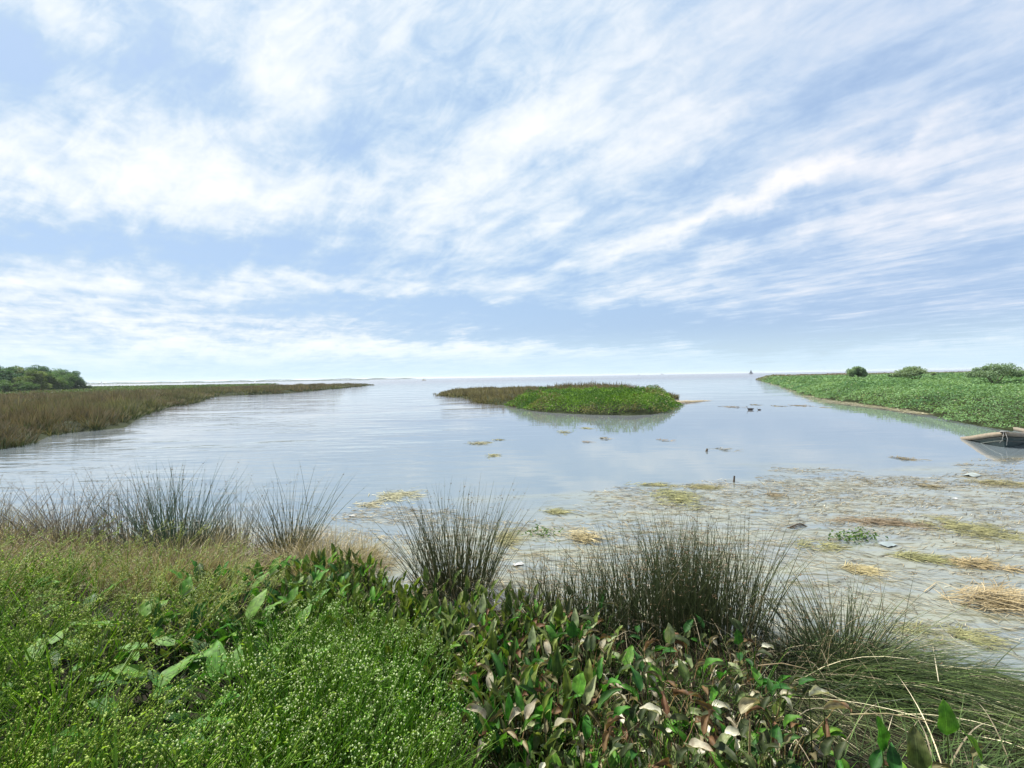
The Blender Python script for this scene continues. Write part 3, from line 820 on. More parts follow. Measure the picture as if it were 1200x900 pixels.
for kk_, (fy, dz) in enumerate(((.93, .17), (.87, .30))):
    for sgn in (-1, 1):
        st_ = MB(); rr = []
        for i in range(S + 1):
            x, y_, zz = side_pt(i / S, sgn); y_ *= fy
            rr.append([(x - .02, y_ + sgn * .035, zz - dz - .02), (x - .02, y_ + sgn * .035, zz - dz + .015), (x, y_ - sgn * .03, zz - dz + .015), (x, y_ - sgn * .03, zz - dz - .02)])
        st_.add(np.array(rr), [(i * 4 + k, i * 4 + (k + 1) % 4, (i + 1) * 4 + (k + 1) % 4, (i + 1) * 4 + k) for i in range(S) for k in range(4)], None, (.06, .07, .06)); st_.build('strake', M_paint, bt, smooth=False)
for t_ in (.34, .62):
    a = side_pt(t_, 1); b = side_pt(t_, -1); zc = (a[2] + b[2]) / 2 - .15
    mb = MB(); box(mb, a[0] - .13, a[0] + .13, b[1] * .9, a[1] * .9, zc - .02, zc + .02, (.22, .19, .14)); mb.build('seat', M_paint, bt, smooth=False)
w_ = P(1177, 524.5); w2 = P(1130, 513.5); bt.location = (w_[0], w_[1], 0)
bt.rotation_euler = (0, 0, math.atan2(w2[1] - w_[1], w2[0] - w_[0]) - math.atan2(.98, 2.65))
tag(bt, 'old half-sunken wooden boat with pale rim at the right edge of the water', 'boat')
rp_ = MB()
for k in range(2):
    yy = (k - .5) * .12
    pts_ = [[.02, yy * .3, .60], [-.12, yy * .6, .5], [-.14, yy * 1.1, .36 - .04 * (k % 2)], [-.15, yy * 1.5 + .05, .10 + .08 * (k % 3)]]
    tubes(rp_, np.array([pts_]), [.010], (.2, .2, .19), K=5, prof=np.array([1, 1, 1, .6]))
tubes(rp_, np.array([[[.1, -.1, .56], [-.03, -.12, .615], [-.06, .1, .615], [.1, .12, .56]]]), [.022], (.25, .25, .23), K=5, prof=np.array([1, 1, 1, 1]))
r_ = rp_.build('rope', M_paint)
r_.matrix_world = Matrix.Translation(bt.location) @ Matrix.Rotation(bt.rotation_euler.z, 4, 'Z')
tag(r_, 'frayed pale rope tied over the raised bow of the sunken boat', 'rope')

# ------------------------------------------------------------------ duck, post, litter
def duck(px, py, s, label, heading):
    w_ = P(px, py); root = empty('duck', (w_[0], w_[1], 0), heading); KIDS[root.name] = []
    bm_v = MB(); S = 10; K = 10
    prof = [(-.30, .01, .10), (-.24, .05, .10), (-.15, .10, .07), (-.03, .125, .06), (.08, .115, .06), (.16, .08, .08), (.19, .05, .14), (.20, .038, .20), (.215, .045, .25), (.25, .04, .27), (.28, .012, .265)]
    th = np.arange(K) * 2 * PI / K
    v = np.array([[(x, math.cos(a) * r * .9, z + math.sin(a) * r * .85) for a in th] for x, r, z in prof]) * s
    bm_v.add(v, [(i * K + k, i * K + (k + 1) % K, (i + 1) * K + (k + 1) % K, (i + 1) * K + k) for i in range(len(prof) - 1) for k in range(K)], None, (.035, .03, .028))
    bm_v.build('body', M_paint, root)
    mb = MB(); mb.add(np.array([(.275, -.012, .262), (.275, .012, .262), (.275, 0, .28), (.335, 0, .258)]) * s, None, [(0, 1, 3), (1, 2, 3), (2, 0, 3), (0, 2, 1)], (.3, .2, .05)); mb.build('bill', M_paint, root)
    tag(root, label, 'duck')
duck(879, 480.5, 1.0, 'dark duck swimming between the straw mats left of the right bank', 2.9)
duck(889.5, 480.5, .55, 'small dark water bird right behind the larger duck', 2.9)
w_ = P(860, 565); mb = MB(); tubes(mb, np.array([[[0, 0, -.4], [.0, 0, .0], [.015, 0, .17]]]) , [.028], (.06, .045, .04), K=8, prof=np.array([1, 1, .8]))
o = mb.build('wooden_stake', M_bark); o.location = w_; tag(o, 'short dark stake stump poking out of the water beyond the floating straw', 'stake')
w_ = P(828, 529); mb = MB(); tubes(mb, np.array([[[0, 0, -.4], [.0, 0, .0], [.03, .02, .10]]]), [.05], (.05, .045, .04), K=8, prof=np.array([1, 1, .6]))
o = mb.build('wooden_stake', M_bark); o.location = w_; tag(o, 'dark stub in open water, the farther of the two stakes', 'stake')
# curled dead leaf floating
def scrap(px, py, s, c, label, name='plastic_scrap', cat='litter', dome=.14):
    n = 7; mb = MB(); g = np.linspace(-1, 1, n); a, b = np.meshgrid(g, g)
    k = random.randint(0, 99); z = dome * (1 - a * a * .5 - b * b * .5) + .2 * (vnoise(a * 2 + 5, b * 2 + 5, k) - .3)
    wv = 1 + .3 * (vnoise(a + 9, b + 9, k + 3) - .5)
    v = np.stack([a * wv, b * wv * .6, z], -1).reshape(-1, 3) * s; v[:, 2] = np.maximum(v[:, 2], 0) + .01
    i = (np.arange(n - 1)[:, None] * n + np.arange(n - 1)[None]).ravel()
    mb.add(v, np.stack([i, i + 1, i + n + 1, i + n], 1), None, c); o = mb.build(name, M_paint)
    o.location = P(px, py); o.rotation_euler = (0, 0, random.uniform(-.5, .5)); tag(o, label, cat); return o
scrap(1140, 557.5, .26, (.22, .25, .24), 'pale crumpled plastic floating at the right below the sunken boat')
scrap(1120, 584.5, .05, (.5, .5, .5), 'small white scrap floating among the straw at the right')
scrap(1041, 639, .13, (.20, .24, .24), 'bluish white scrap on the floating litter near the drifting leaves')
scrap(413, 605, .08, (.25, .25, .23), 'white scrap in the litter left of the tall rush clump')
scrap(607, 662, .08, (.35, .35, .34), 'bright white scrap at the water edge right of the tall rush clump')
mb = MB(); a = np.linspace(0, PI, 7)
pt = np.stack([np.cos(a) * .2, .05 * np.sin(a * 2), np.sin(a) * .06], 1)[None]
tubes(mb, pt, [.015], (.06, .045, .035), K=6, prof=np.array([.6, .8, 1, 1, 1, .8, .5])); tubes(mb, pt * [1.05, 1, .25] + [[.03, .03, 0]], [.012], (.08, .06, .045), K=6, prof=np.ones(7) * .7)
o = mb.build('driftwood', M_bark); o.location = P(934, 618); o.rotation_euler = (0, 0, .1); tag(o, 'small arched piece of dark driftwood on the floating litter', 'driftwood')

# ================================================================== FOREGROUND PLANTS
def rush_clump(n, rad, Ht, rstem, spread, c0, c1, droop=.25, dry=.12, tips=True, lean=(0, 0), hv=.42, dead=40, seed=0):
    """round-stemmed rush tussock: children 'stems', 'dead_blades', 'seed_heads'"""
    root = empty('rush_clump'); KIDS[root.name] = []
    rr = rad * rng.random(n) ** .6; a = rng.uniform(0, 2 * PI, n)
    base = np.stack([np.cos(a) * rr, np.sin(a) * rr * .75, np.full(n, -.12)], 1)
    le = spread * (.2 + rr / rad) * rng.uniform(.3, 1.5, n)
    dr = unit(np.stack([np.cos(a) * le + lean[0] + rng.normal(0, .11, n), np.sin(a) * le + lean[1] + rng.normal(0, .11, n), np.ones(n)], 1))
    L = Ht * (1 - hv * rng.random(n) ** .8) * np.where(rng.random(n) < .2, .6, 1)
    bd = np.stack([dr[:, 0] * droop + rng.normal(0, .10, n), dr[:, 1] * droop + rng.normal(0, .10, n), -droop * (.15 + .6 * le)], 1)
    br = rng.random(n) < dry * .6
    cen = curve(base, dr, L, bd, 6)
    # broken stems fold over half-way
    kn = cen[br][:, 3:4]
    fold = unit(rng.normal(size=(br.sum(), 1, 3)) * [1, 1, .35] - [0, 0, .25])
    tt = (np.arange(7) - 3).clip(0)[None, :, None] / 3.0
    cb = cen[br]; cb = np.where(tt > 0, kn + fold * tt * L[br][:, None, None] * .45, cb); cen[br] = cb
    isd = rng.random(n) < dry
    k0 = lerp3(c0, np.array(c0) * 1.7, rng.random(n)); k1 = lerp3(c1, np.array(c1) * 2.2, rng.random(n) ** 2)
    k0[isd] = (.20, .165, .09); k1[isd] = (.36, .31, .20)
    mb = MB(); tubes(mb, cen, rng.uniform(.7, 1.25, n) * rstem, k0, k1, tip=1.5)
    mb.build('stems', M_rush, root)
    if tips:
        sel = np.where(~br & (rng.random(n) < .55))[0]
        tmb = MB(); m = len(sel) * 3
        bp_ = np.repeat(cen[sel][:, -2] * .55 + cen[sel][:, -1] * .45, 3, 0)
        aa = rng.uniform(0, 2 * PI, m)
        d2 = unit(np.stack([np.cos(aa), np.sin(aa), rng.uniform(.1, 1.2, m)], 1))
        cc_ = curve(bp_, d2, rng.uniform(.012, .035, m), np.zeros((m, 3)), 2)
        tubes(tmb, cc_, np.full(m, .0032), (.17, .10, .05), (.20, .13, .07), prof=np.array([.4, 1, .3]))
        tmb.build('seed_heads', M_rush, root)['kind'] = 'stuff'
    if dead:
        m = dead; a = rng.uniform(0, 2 * PI, m); r2 = rad * rng.random(m) ** .5
        b2 = np.stack([np.cos(a) * r2, np.sin(a) * r2 * .8, rng.uniform(0, .25, m)], 1)
        a2 = a + rng.normal(0, .8, m)
        d2 = unit(np.stack([np.cos(a2), np.sin(a2), rng.uniform(.3, 1.6, m)], 1))
        dmb = MB(); ribbons(dmb, curve(b2, d2, rng.uniform(.25, .6, m) * Ht, np.stack([np.cos(a2) * .5, np.sin(a2) * .5, -rng.uniform(.5, 1.2, m)], 1), 6), rng.uniform(.004, .009, m), None, lerp3((.22, .17, .09), (.42, .36, .25), rng.random(m)))
        dmb.build('dead_blades', M_grass, root)
    return root

def grass_clump(name, n, rad, Ht, wdt, c0, c1, droop=.9, spread=.6, lean=(0, 0), dry=.1, side=None):
    root = empty(name); KIDS[root.name] = []
    def part(nm, n, cA, cB, mat):
        rr = rad * rng.random(n) ** .6; a = rng.uniform(0, 2 * PI, n)
        base = np.stack([np.cos(a) * rr, np.sin(a) * rr, np.full(n, -.08)], 1)
        a2 = a + rng.normal(0, .7, n); le = spread * rng.uniform(.15, 1.3, n)
        dr = unit(np.stack([np.cos(a2) * le + lean[0], np.sin(a2) * le + lean[1], np.ones(n)], 1))
        L = Ht * rng.uniform(.55, 1.1, n)
        hd = unit(dr * [1, 1, 0])
        dd = droop * rng.uniform(.4, 1.2, n)[:, None] * (.3 + le[:, None])
        bd = hd * dd * .6 - np.array([0, 0, 1.]) * dd * .8 + rng.normal(0, .07, (n, 3))
        k = rng.random(n)
        mb = MB(); ribbons(mb, curve(base, dr, L, bd, 7), rng.uniform(.6, 1.3, n) * wdt, None, lerp3(cA, np.array(cA) * 1.6, k), lerp3(cB, np.array(cB) * 1.5, k), tip=1.3)
        mb.build(nm, mat, root)
    part('blades', int(n * (1 - dry)), c0, c1, M_grass)
    if dry > 0: part('dead_blades', max(6, int(n * dry)), (.20, .16, .09), (.40, .34, .22), M_grass)
    return root

def herb(nst, Ht, rad, seedc, c0, c1, nleaf=40, bead=.0042, lean=(0, 0), levels=3, spread=.55):
    """bead-flowered branching herb: children 'stems', 'flower_heads', 'leaves'"""
    root = empty('flowering_herb'); KIDS[root.name] = []
    st = MB(); fl = MB(); lv = MB()
    a = rng.uniform(0, 2 * PI, nst); sp_r = rng.random(nst) ** .6
    b = np.stack([np.cos(a) * .07, np.sin(a) * .07, np.full(nst, -.05)], 1)
    le = sp_r * spread * 1.5
    d = unit(np.stack([np.cos(a) * le + lean[0] + rng.normal(0, .08, nst), np.sin(a) * le + lean[1] + rng.normal(0, .08, nst), np.ones(nst)], 1))
    L = Ht * rng.uniform(.55, .82, nst) * (1 + .1 * sp_r); r = .0038
    ends = []
    for lvl in range(levels + 1):
        n = len(b)
        cen = curve(b, d, L, rng.normal(0, .07, (n, 3)), 4 if lvl == 0 else 2)
        k = rng.random(n)
        tubes(st, cen, np.full(n, r), lerp3(c0, np.array(c0) * 1.5, k), lerp3(c1, np.array(c1) * 1.4, k), prof=np.linspace(1, .75, cen.shape[1]))
        if lvl == levels: ends.append(cen[:, -1]); break
        kk = (3, 3, 3)[lvl] if lvl < 3 else 3
        # branches leave along the upper part of the parent and at its end
        tp = rng.uniform(.55 if lvl == 0 else .4, 1.0, (n, kk)); tp[:, 0] = 1.0
        S = cen.shape[1] - 1; f = tp * S; i0 = np.minimum(f.astype(int), S - 1); fr = (f - i0)[..., None]
        idx = np.arange(n)[:, None]
        nb = (cen[idx, i0] * (1 - fr) + cen[idx, i0 + 1] * fr).reshape(-1, 3)
        pd = np.repeat(unit(cen[:, -1] - cen[:, -2]), kk, 0)
        d = unit(pd * 1.0 + rng.normal(0, .52, (n * kk, 3)) + [0, 0, .22])
        L = np.repeat(L, kk) * rng.uniform(.28, .5, n * kk) * (1.0 if lvl else .75); b = nb; r *= .70
    e = np.concatenate(ends)
    q = rng.random(len(e))
    beads(fl, e, rng.uniform(.6, 1.3, len(e)) * bead, lerp3(seedc[0], seedc[1], q))
    # small bracts beside the beads
    e2 = e[::2]; leafquads(lv, e2 + rng.normal(0, .008, e2.shape), rng.uniform(.012, .026, len(e2)), lerp3(c1, np.array(c1) * 1.3, rng.random(len(e2))), up=.6, aspect=.38)
    if nleaf:
        n = nleaf; a = rng.uniform(0, 2 * PI, n); rr = .12 * rng.random(n) ** .5
        b2 = np.stack([np.cos(a) * rr, np.sin(a) * rr, np.zeros(n)], 1); le = rng.uniform(.1, .8, n)
        d2 = unit(np.stack([np.cos(a) * le + lean[0], np.sin(a) * le + lean[1], np.ones(n)], 1))
        k = rng.random(n)
        ribbons(lv, curve(b2, d2, Ht * rng.uniform(.55, 1.15, n), np.stack([np.cos(a) * le * .4, np.sin(a) * le * .4, -.35 * le], 1), 5), rng.uniform(.006, .014, n), None, lerp3((.012, .04, .006), (.028, .08, .010), k), lerp3((.03, .10, .008), (.12, .24, .02), k))
    st.build('stems', M_herb, root); fl.build('flower_heads', M_herb, root)['kind'] = 'stuff'; lv.build('leaves', M_herb, root)
    return root

def leaf_surface(mb, base, az, elev, L, W, cup, curl, twist, c0, c1, wave=.06, nu=6, nv=9, blunt=1.0):
    """one broad leaf as a curved, cupped sheet"""
    t = np.linspace(0, 1, nv + 1)
    ang = elev - curl * t ** 1.4
    ds = L / nv
    hor = np.concatenate([[0], np.cumsum(np.cos(ang[:-1]) * ds)]); ver = np.concatenate([[0], np.cumsum(np.sin(ang[:-1]) * ds)])
    T = np.stack([np.cos(ang) * math.cos(az), np.cos(ang) * math.sin(az), np.sin(ang)], 1)
    Sx = np.array([-math.sin(az), math.cos(az), 0.0])
    Nn = np.cross(T, Sx[None])
    tw = twist * t
    S_ = Sx[None] * np.cos(tw)[:, None] + Nn * np.sin(tw)[:, None]; Nn = -Sx[None] * np.sin(tw)[:, None] + Nn * np.cos(tw)[:, None]
    P0 = base[None] + np.stack([hor * math.cos(az), hor * math.sin(az), ver], 1)
    wv = W * .5 * np.sin(PI * np.clip(t, 0, 1) ** .72) ** .75 * (1 - .15 * t)
    wv[0] = W * .03; wv[-1] = W * .015
    u = np.linspace(-1, 1, nu + 1)
    ph = rng.uniform(0, 6.28, 2)
    cu_ = cup * (1 + .3 * np.sin(t * 5 + ph[0]))
    au = np.abs(u)[None, :]
    th = cu_[:, None] * au
    r_ = np.where(np.abs(cu_[:, None]) > 1e-3, np.sin(th) / np.maximum(np.abs(cu_[:, None]), 1e-3) * np.sign(cu_[:, None] + 1e-9), au)
    hh = np.where(np.abs(cu_[:, None]) > 1e-3, (1 - np.cos(th)) / cu_[:, None], 0)
    rip_ = wave * W * np.sin(t[:, None] * 13 + ph[1] + u[None, :] * 2) * au ** 2
    v = P0[:, None, :] + S_[:, None, :] * (np.sign(u)[None, :] * r_ * wv[:, None])[..., None] + Nn[:, None, :] * (hh * wv[:, None] + rip_)[..., None]
    q = [(i * (nu + 1) + k, i * (nu + 1) + k + 1, (i + 1) * (nu + 1) + k + 1, (i + 1) * (nu + 1) + k) for i in range(nv) for k in range(nu)]
    nzz = vnoise(np.arange(nv + 1)[:, None] * .8 + ph[0] * 9, np.arange(nu + 1)[None, :] * .9 + ph[1] * 7, 3)
    k = np.clip(nzz * 1.1 + t[:, None] ** 3 * .6 + au ** 3 * .2 - .35, 0, 1)[..., None]
    cc_ = np.array(c0) * (1 - k) + np.array(c1) * k
    uv = np.stack(np.broadcast_arrays(np.linspace(0, 1, nu + 1)[None, :], t[:, None]), -1)
    mb.add(v, q, None, cc_.reshape(-1, 3), uv)

LEAFC = {
    'green': [((.03, .12, .012), (.07, .19, .02)), ((.015, .06, .010), (.035, .11, .015)), ((.06, .17, .015), (.12, .24, .03))],
    'olive': [((.055, .10, .012), (.13, .17, .03)), ((.025, .055, .010), (.07, .10, .02)), ((.09, .14, .022), (.18, .22, .06))],
    'pale': [((.14, .19, .07), (.30, .32, .19)), ((.05, .08, .02), (.13, .15, .06)), ((.02, .035, .010), (.06, .07, .025))],
    'dry': [((.30, .27, .17), (.17, .12, .06)), ((.50, .49, .39), (.33, .30, .20)), ((.15, .085, .04), (.07, .04, .02)), ((.36, .34, .25), (.22, .17, .10)), ((.12, .11, .05), (.06, .05, .025))],
}
def broadleaf(nl, Ht, Lf, kinds, wratio=.52, up=(.5, 1.35), cup=(.2, .9), curl=(.1, .9), sp=.12):
    """broad-leaved marsh plant: children 'leaves', 'dry_leaves', 'stalks'"""
    root = empty('broadleaf_plant'); KIDS[root.name] = []
    lv = MB(); dv = MB(); sk = MB()
    for i in range(nl):
        kd = kinds[int(rng.integers(len(kinds)))]
        az = rng.uniform(0, 2 * PI) ; out = rng.uniform(.1, .55)
        h = Ht * rng.uniform(.45, 1.0)
        b0 = np.array([math.cos(az) * sp * .3, math.sin(az) * sp * .3, -.06])
        d_ = unit(np.array([math.cos(az) * out, math.sin(az) * out, 1.0]))
        e_ = b0 + d_ * h + np.array([math.cos(az), math.sin(az), 0]) * out * h * .35
        dry_ = kd == 'dry'
        cs = LEAFC[kd][int(rng.integers(len(LEAFC[kd])))]
        tubes(sk, np.array([[b0, b0 + d_ * h * .5 , b0 * .15 + e_ * .85, e_]]), [.0045], (.06, .10, .03) if not dry_ else (.2, .14, .07), (.09, .14, .04) if not dry_ else (.28, .2, .1), prof=np.array([1.3, 1.1, .8, .5]))
        L = Lf * rng.uniform(.7, 1.2)
        if dry_:
            leaf_surface(dv, e_, az + rng.normal(0, .6), rng.uniform(-.6, 1.0), L * .85, L * wratio * .8, rng.uniform(1.0, 2.1), rng.uniform(.8, 2.4), rng.normal(0, .9), *cs, wave=.12)
        else:
            leaf_surface(lv, e_, az + rng.normal(0, .4), rng.uniform(*up), L, L * wratio * rng.uniform(.85, 1.15), rng.uniform(*cup), rng.uniform(*curl), rng.normal(0, .25), *cs)
    if lv.n: lv.build('leaves', M_leaf, root)
    if dv.n: dv.build('dry_leaves', M_dry, root)
    sk.build('stalks', M_herb, root)
    return root

def put(proto, p, rz=None, s=1.0, sz=None, first=False, tilt=(0, 0)):
    o = proto if not proto.get('used') else copy_tree(proto)
    if not proto.get('used'): proto['used'] = 1; proto_used.append(proto)
    o.location = (p[0], p[1], p[2]); o.rotation_euler = (tilt[0], tilt[1], rng.uniform(0, 2 * PI) if rz is None else rz)
    o.scale = (s, s, s if sz is None else sz)
    return o
proto_used = []

def in_poly_pix(poly, n, mind=0.0):
    p = np.array(poly, float); lo = p.min(0); hi = p.max(0); out = []
    tries = 0
    while len(out) < n and tries < n * 400:
        tries += 1
        q = lo + rng.random(2) * (hi - lo)
        if poly_sd(q[:1], q[1:], poly)[0] > 0 and all((q[0] - a) ** 2 + (q[1] - b) ** 2 > mind * mind for a, b in out): out.append(tuple(q))
    return out

# ---- undergrowth on the bank: what nobody could count
n = 34000
x = rng.uniform(-11, 9, n * 2); y = rng.uniform(.7, 9, n * 2)
d = np.interp(x, SHX, SHY) - y
k = (d > .15) & (np.abs(x) < 1.35 * y + 1.5) & ((x < .6) | (rng.random(len(x)) < .22)); x, y, d = x[k][:n], y[k][:n], d[k][:n]; n = len(x)
g = gz(x, y); tt = fbm(x * .7, y * .7, 91)
a = rng.uniform(0, 2 * PI, n); le = rng.uniform(.1, 1.1, n)
dr = unit(np.stack([np.cos(a) * le, np.sin(a) * le, np.ones(n)], 1))
Lb_ = rng.uniform(.10, .34, n) * np.clip(d * 1.2, .3, 1) * np.where(x < -.3, .65, 1)
lf = sstep(0.8, -1.0, x)[:, None]
c0 = lerp3((.008, .022, .005), (.018, .045, .008), tt) * lf + lerp3((.012, .018, .006), (.025, .028, .010), tt) * (1 - lf)
bt_ = sstep(5.2, 6.6, y)[:, None] * .8
c0 = c0 * (1 - bt_) + np.array([.11, .09, .045]) * bt_
mb = MB(); ribbons(mb, curve(np.stack([x, y, g - .03], 1), dr, Lb_, np.stack([np.cos(a) * .3, np.sin(a) * .3, -le * .5], 1), 3), rng.uniform(.005, .013, n), None, c0, c0 * 1.5)
tag(mb.build('undergrowth', M_grass), 'dense dark grass and small herbs covering the muddy bank', 'grass', kind='stuff')

# ---- rushes
GR0, GR1 = (.035, .050, .018), (.10, .115, .05)
def tall(px, base_py, top_py, n, rad, label, rstem=.0042, spread=.16, **kw):
    b = P(px, base_py, .05); Yd = b[1]
    Ht = (base_py - top_py) / F * Yd * 1.02
    o = rush_clump(max(3, int(n * .72)), rad, Ht * 1.27, rstem * 1.12, spread, kw.pop('c0', GR0), kw.pop('c1', GR1), **kw)
    o.location = (b[0], b[1], float(gz(b[0], b[1])))
    return tag(o, label, 'rush clump', 'dark rush clumps along the near shore')
tall(535, 692, 566, 520, .42, 'isolated dark rush tussock in the middle, alone before open water', spread=.26, dead=150, dry=.10)
tall(835, 742, 602, 560, .52, 'large dense rush clump right of centre, the tallest one', spread=.14, dead=60, dry=.05)
tall(765, 742, 618, 420, .50, 'dense rush clump joined to the left flank of the tallest one', spread=.14, dead=60, dry=.05)
tall(800, 715, 596, 300, .40, 'thin rushes standing in the litter behind the tallest clump', spread=.10, dead=20, dry=.05)
tall(700, 742, 636, 340, .42, 'sparse short rushes between the isolated tussock and the big clump', spread=.10, dead=50, dry=.12)
tall(640, 738, 648, 260, .40, 'thinnest rushes right beside the isolated tussock', spread=.12, dead=50, dry=.15)
tall(985, 765, 655, 300, .38, 'dark arching rush clump above the sprawling sedge at the right', spread=.55, dead=40, dry=.05, droop=.45)
tall(940, 770, 680, 120, .35, 'loose rush clump between the tallest clump and the arching one', spread=.3, dead=40, dry=.1, droop=.4)
tall(208, 655, 540, 420, .42, 'green upright rush clump in the middle of the left shore row', c0=(.02, .055, .03), c1=(.06, .10, .05), spread=.32, dead=40, hv=.5, droop=.3)
tall(150, 648, 548, 260, .55, 'grey brown rushes left of the green upright clump', c0=(.05, .055, .03), c1=(.13, .11, .08), spread=.16, dry=.2, dead=60)
tall(75, 645, 540, 420, .55, 'broad grey brown rush clump near the left frame edge', c0=(.05, .05, .025), c1=(.17, .135, .095), droop=.7, hv=.6, spread=.42, dry=.2, dead=80)
tall(5, 640, 552, 260, .6, 'rushes cut by the left frame edge', c0=(.05, .05, .025), c1=(.17, .135, .095), droop=.7, hv=.6, spread=.42, dry=.2, dead=80)
tall(-70, 640, 560, 260, .8, 'rushes outside the left frame edge', c0=(.055, .06, .03), c1=(.14, .12, .08), spread=.25, dry=.2)
tall(270, 652, 566, 150, .45, 'short rushes between the green clump and the small pointed one', c0=(.05, .06, .03), c1=(.12, .11, .07), spread=.2, dry=.2)
tall(338, 645, 540, 200, .24, 'small pointed rush clump at the right end of the left row', spread=.36, dead=60, dry=.15, hv=.5, droop=.3)
rg_f = [grass_clump('grass_tussock', 160, .3, .45, .007, (.03, .03, .012), (.16, .14, .07), droop=1.1, spread=1.1, dry=.3) for _ in range(2)]
for q_ in ((610, 800), (700, 815), (760, 790), (830, 800), (900, 830), (660, 860), (780, 870), (300, 720), (250, 740), (360, 740)):
    g_ = Pf(q_[0], q_[1], .3); o = rush_clump(46, .22, .75, .0035, .35, GR0, GR1, dead=16, dry=.25, hv=.6, tips=False); o.location = tuple(g_)
    tag(o, 'thin dark rush stems growing up between the broad leaves', 'rush clump', 'thin rushes between the broad leaves')
for q_ in in_poly_pix([(560, 690), (640, 690), (740, 725), (900, 745), (900, 770), (700, 760), (560, 720)], 26, 16):
    o = put(rg_f[int(rng.integers(2))], Pf(q_[0], q_[1], .12), s=rng.uniform(.5, .8)); tag(o, 'low brown dead grass on the mud at the foot of the dark rushes', 'grass tussock', 'low dead grass at the foot of the rushes')
# single tall stems
for px, bpy_, tpy, lb in ((365, 640, 533, 'single tall stem leaning out of the small pointed rush clump'), (480, 690, 560, 'lone thin stem left of the isolated tussock'), (1045, 760, 630, 'lone dark stems rising from the arching clump')):
    tall(px, bpy_, tpy, 5, .08, lb, spread=.2, dead=0, hv=.25)

# ---- brown grass belt on the left shore
bg = [grass_clump('grass_tussock', 330, .34, .62, .006, (.09, .08, .035), (.26, .22, .13), droop=.8, dry=.3) for _ in range(3)]
for q in in_poly_pix([(-80, 585), (330, 588), (440, 608), (440, 640), (300, 645), (-80, 650)], 80, 10):
    o = put(bg[int(rng.integers(3))], Pf(q[0], q[1], .55), s=rng.uniform(.9, 1.5))
    tag(o, 'brown dry grass tussock in the belt behind the green herbs at left', 'grass tussock', 'brown grass tussocks of the left belt')
rg_ = [grass_clump('grass_tussock', 300, .3, .5, .005, (.14, .09, .05), (.33, .23, .15), droop=.7, dry=.2) for _ in range(2)]
for q in ((385, 612), (402, 620), (420, 628), (436, 640), (368, 618), (350, 615)):
    o = put(rg_[int(rng.integers(2))], Pf(q[0], q[1] + 6, .3), s=rng.uniform(.8, 1.1))
    tag(o, 'reddish tan grass tussock between the left rushes and isolated tussock', 'grass tussock', 'reddish tussocks')

# ---- broad-leaved plants
BL = {
    'green': [broadleaf(9, .42, .19, ['green', 'green', 'olive']) for _ in range(3)],
    'olive': [broadleaf(10, .40, .17, ['olive', 'olive', 'olive', 'green', 'pale'], up=(.9, 1.5), cup=(.4, 1.1), wratio=.42) for _ in range(4)],
    'pale': [broadleaf(9, .46, .18, ['pale', 'olive', 'pale', 'green', 'dry'], up=(.8, 1.5), cup=(.5, 1.3), wratio=.42) for _ in range(4)],
    'dry': [broadleaf(9, .46, .155, ['dry', 'dry', 'dry', 'pale', 'green'], cup=(.6, 1.6), up=(.2, 1.4), curl=(.3, 1.6), wratio=.5) for _ in range(4)],
    'big': [broadleaf(6, .50, .28, ['green'], up=(.0, .9), cup=(.1, .5), curl=(.2, .8), wratio=.5) for _ in range(2)],
}
def bl(kind, q, lab, grp, s=None, h=.5):
    s = (s or rng.uniform(.75, 1.05)) * (1 if kind == 'big' else 1.12)
    o = put(BL[kind][int(rng.integers(len(BL[kind])))], Pf(q[0], q[1], h), s=s or rng.uniform(.8, 1.2))
    tag(o, lab, 'marsh plant', grp); return o
for q in in_poly_pix([(345, 640), (420, 640), (560, 720), (560, 775), (480, 745), (390, 705), (330, 690)], 66, 12):
    bl('olive', q, 'olive green broad-leaved plant in the diagonal band behind the bead-flowered mound', 'olive broad-leaved plants of the diagonal band')
for q in in_poly_pix([(250, 655), (345, 640), (440, 668), (440, 700), (330, 715), (180, 720), (200, 670)], 34, 18):
    bl('green', q, 'bright green broad-leaved plant at the upper left end of the diagonal band', 'bright green broad-leaved plants')
for q in in_poly_pix([(560, 705), (680, 690), (700, 740), (690, 800), (590, 850), (545, 780)], 44, 15):
    bl('pale', q, 'pale whitish broad-leaved plant right of the bead-flowered mound', 'pale broad-leaved plants in the middle')
for q in in_poly_pix([(690, 720), (900, 725), (935, 800), (930, 890), (700, 900), (640, 860)], 56, 19):
    bl('dry', q, 'half withered broad-leaved plant in the dark patch below the tallest rushes', 'withered broad-leaved plants of the dark patch')
for q in in_poly_pix([(640, 720), (900, 735), (930, 900), (600, 900)], 8, 55):
    bl('green', q, 'fresh green broad-leaved plant among the withered ones of the dark patch', 'fresh broad-leaved plants of the dark patch', s=.8)
for q in in_poly_pix([(930, 850), (1200, 880), (1240, 960), (900, 960)], 14, 30):
    bl('dry', q, 'withered curled plant along the bottom edge below the sprawling sedge', 'withered plants at the bottom right')
for q in ((178, 700), (205, 738), (95, 670), (235, 770), (290, 690), (120, 715), (250, 715), (320, 710), (60, 700), (30, 740), (150, 770), (215, 790), (20, 665), (270, 665), (340, 735), (185, 730)):
    bl('big', q, 'plant with large spreading green leaves showing between the left herbs', 'large-leaved plants between the left herbs', h=.62)

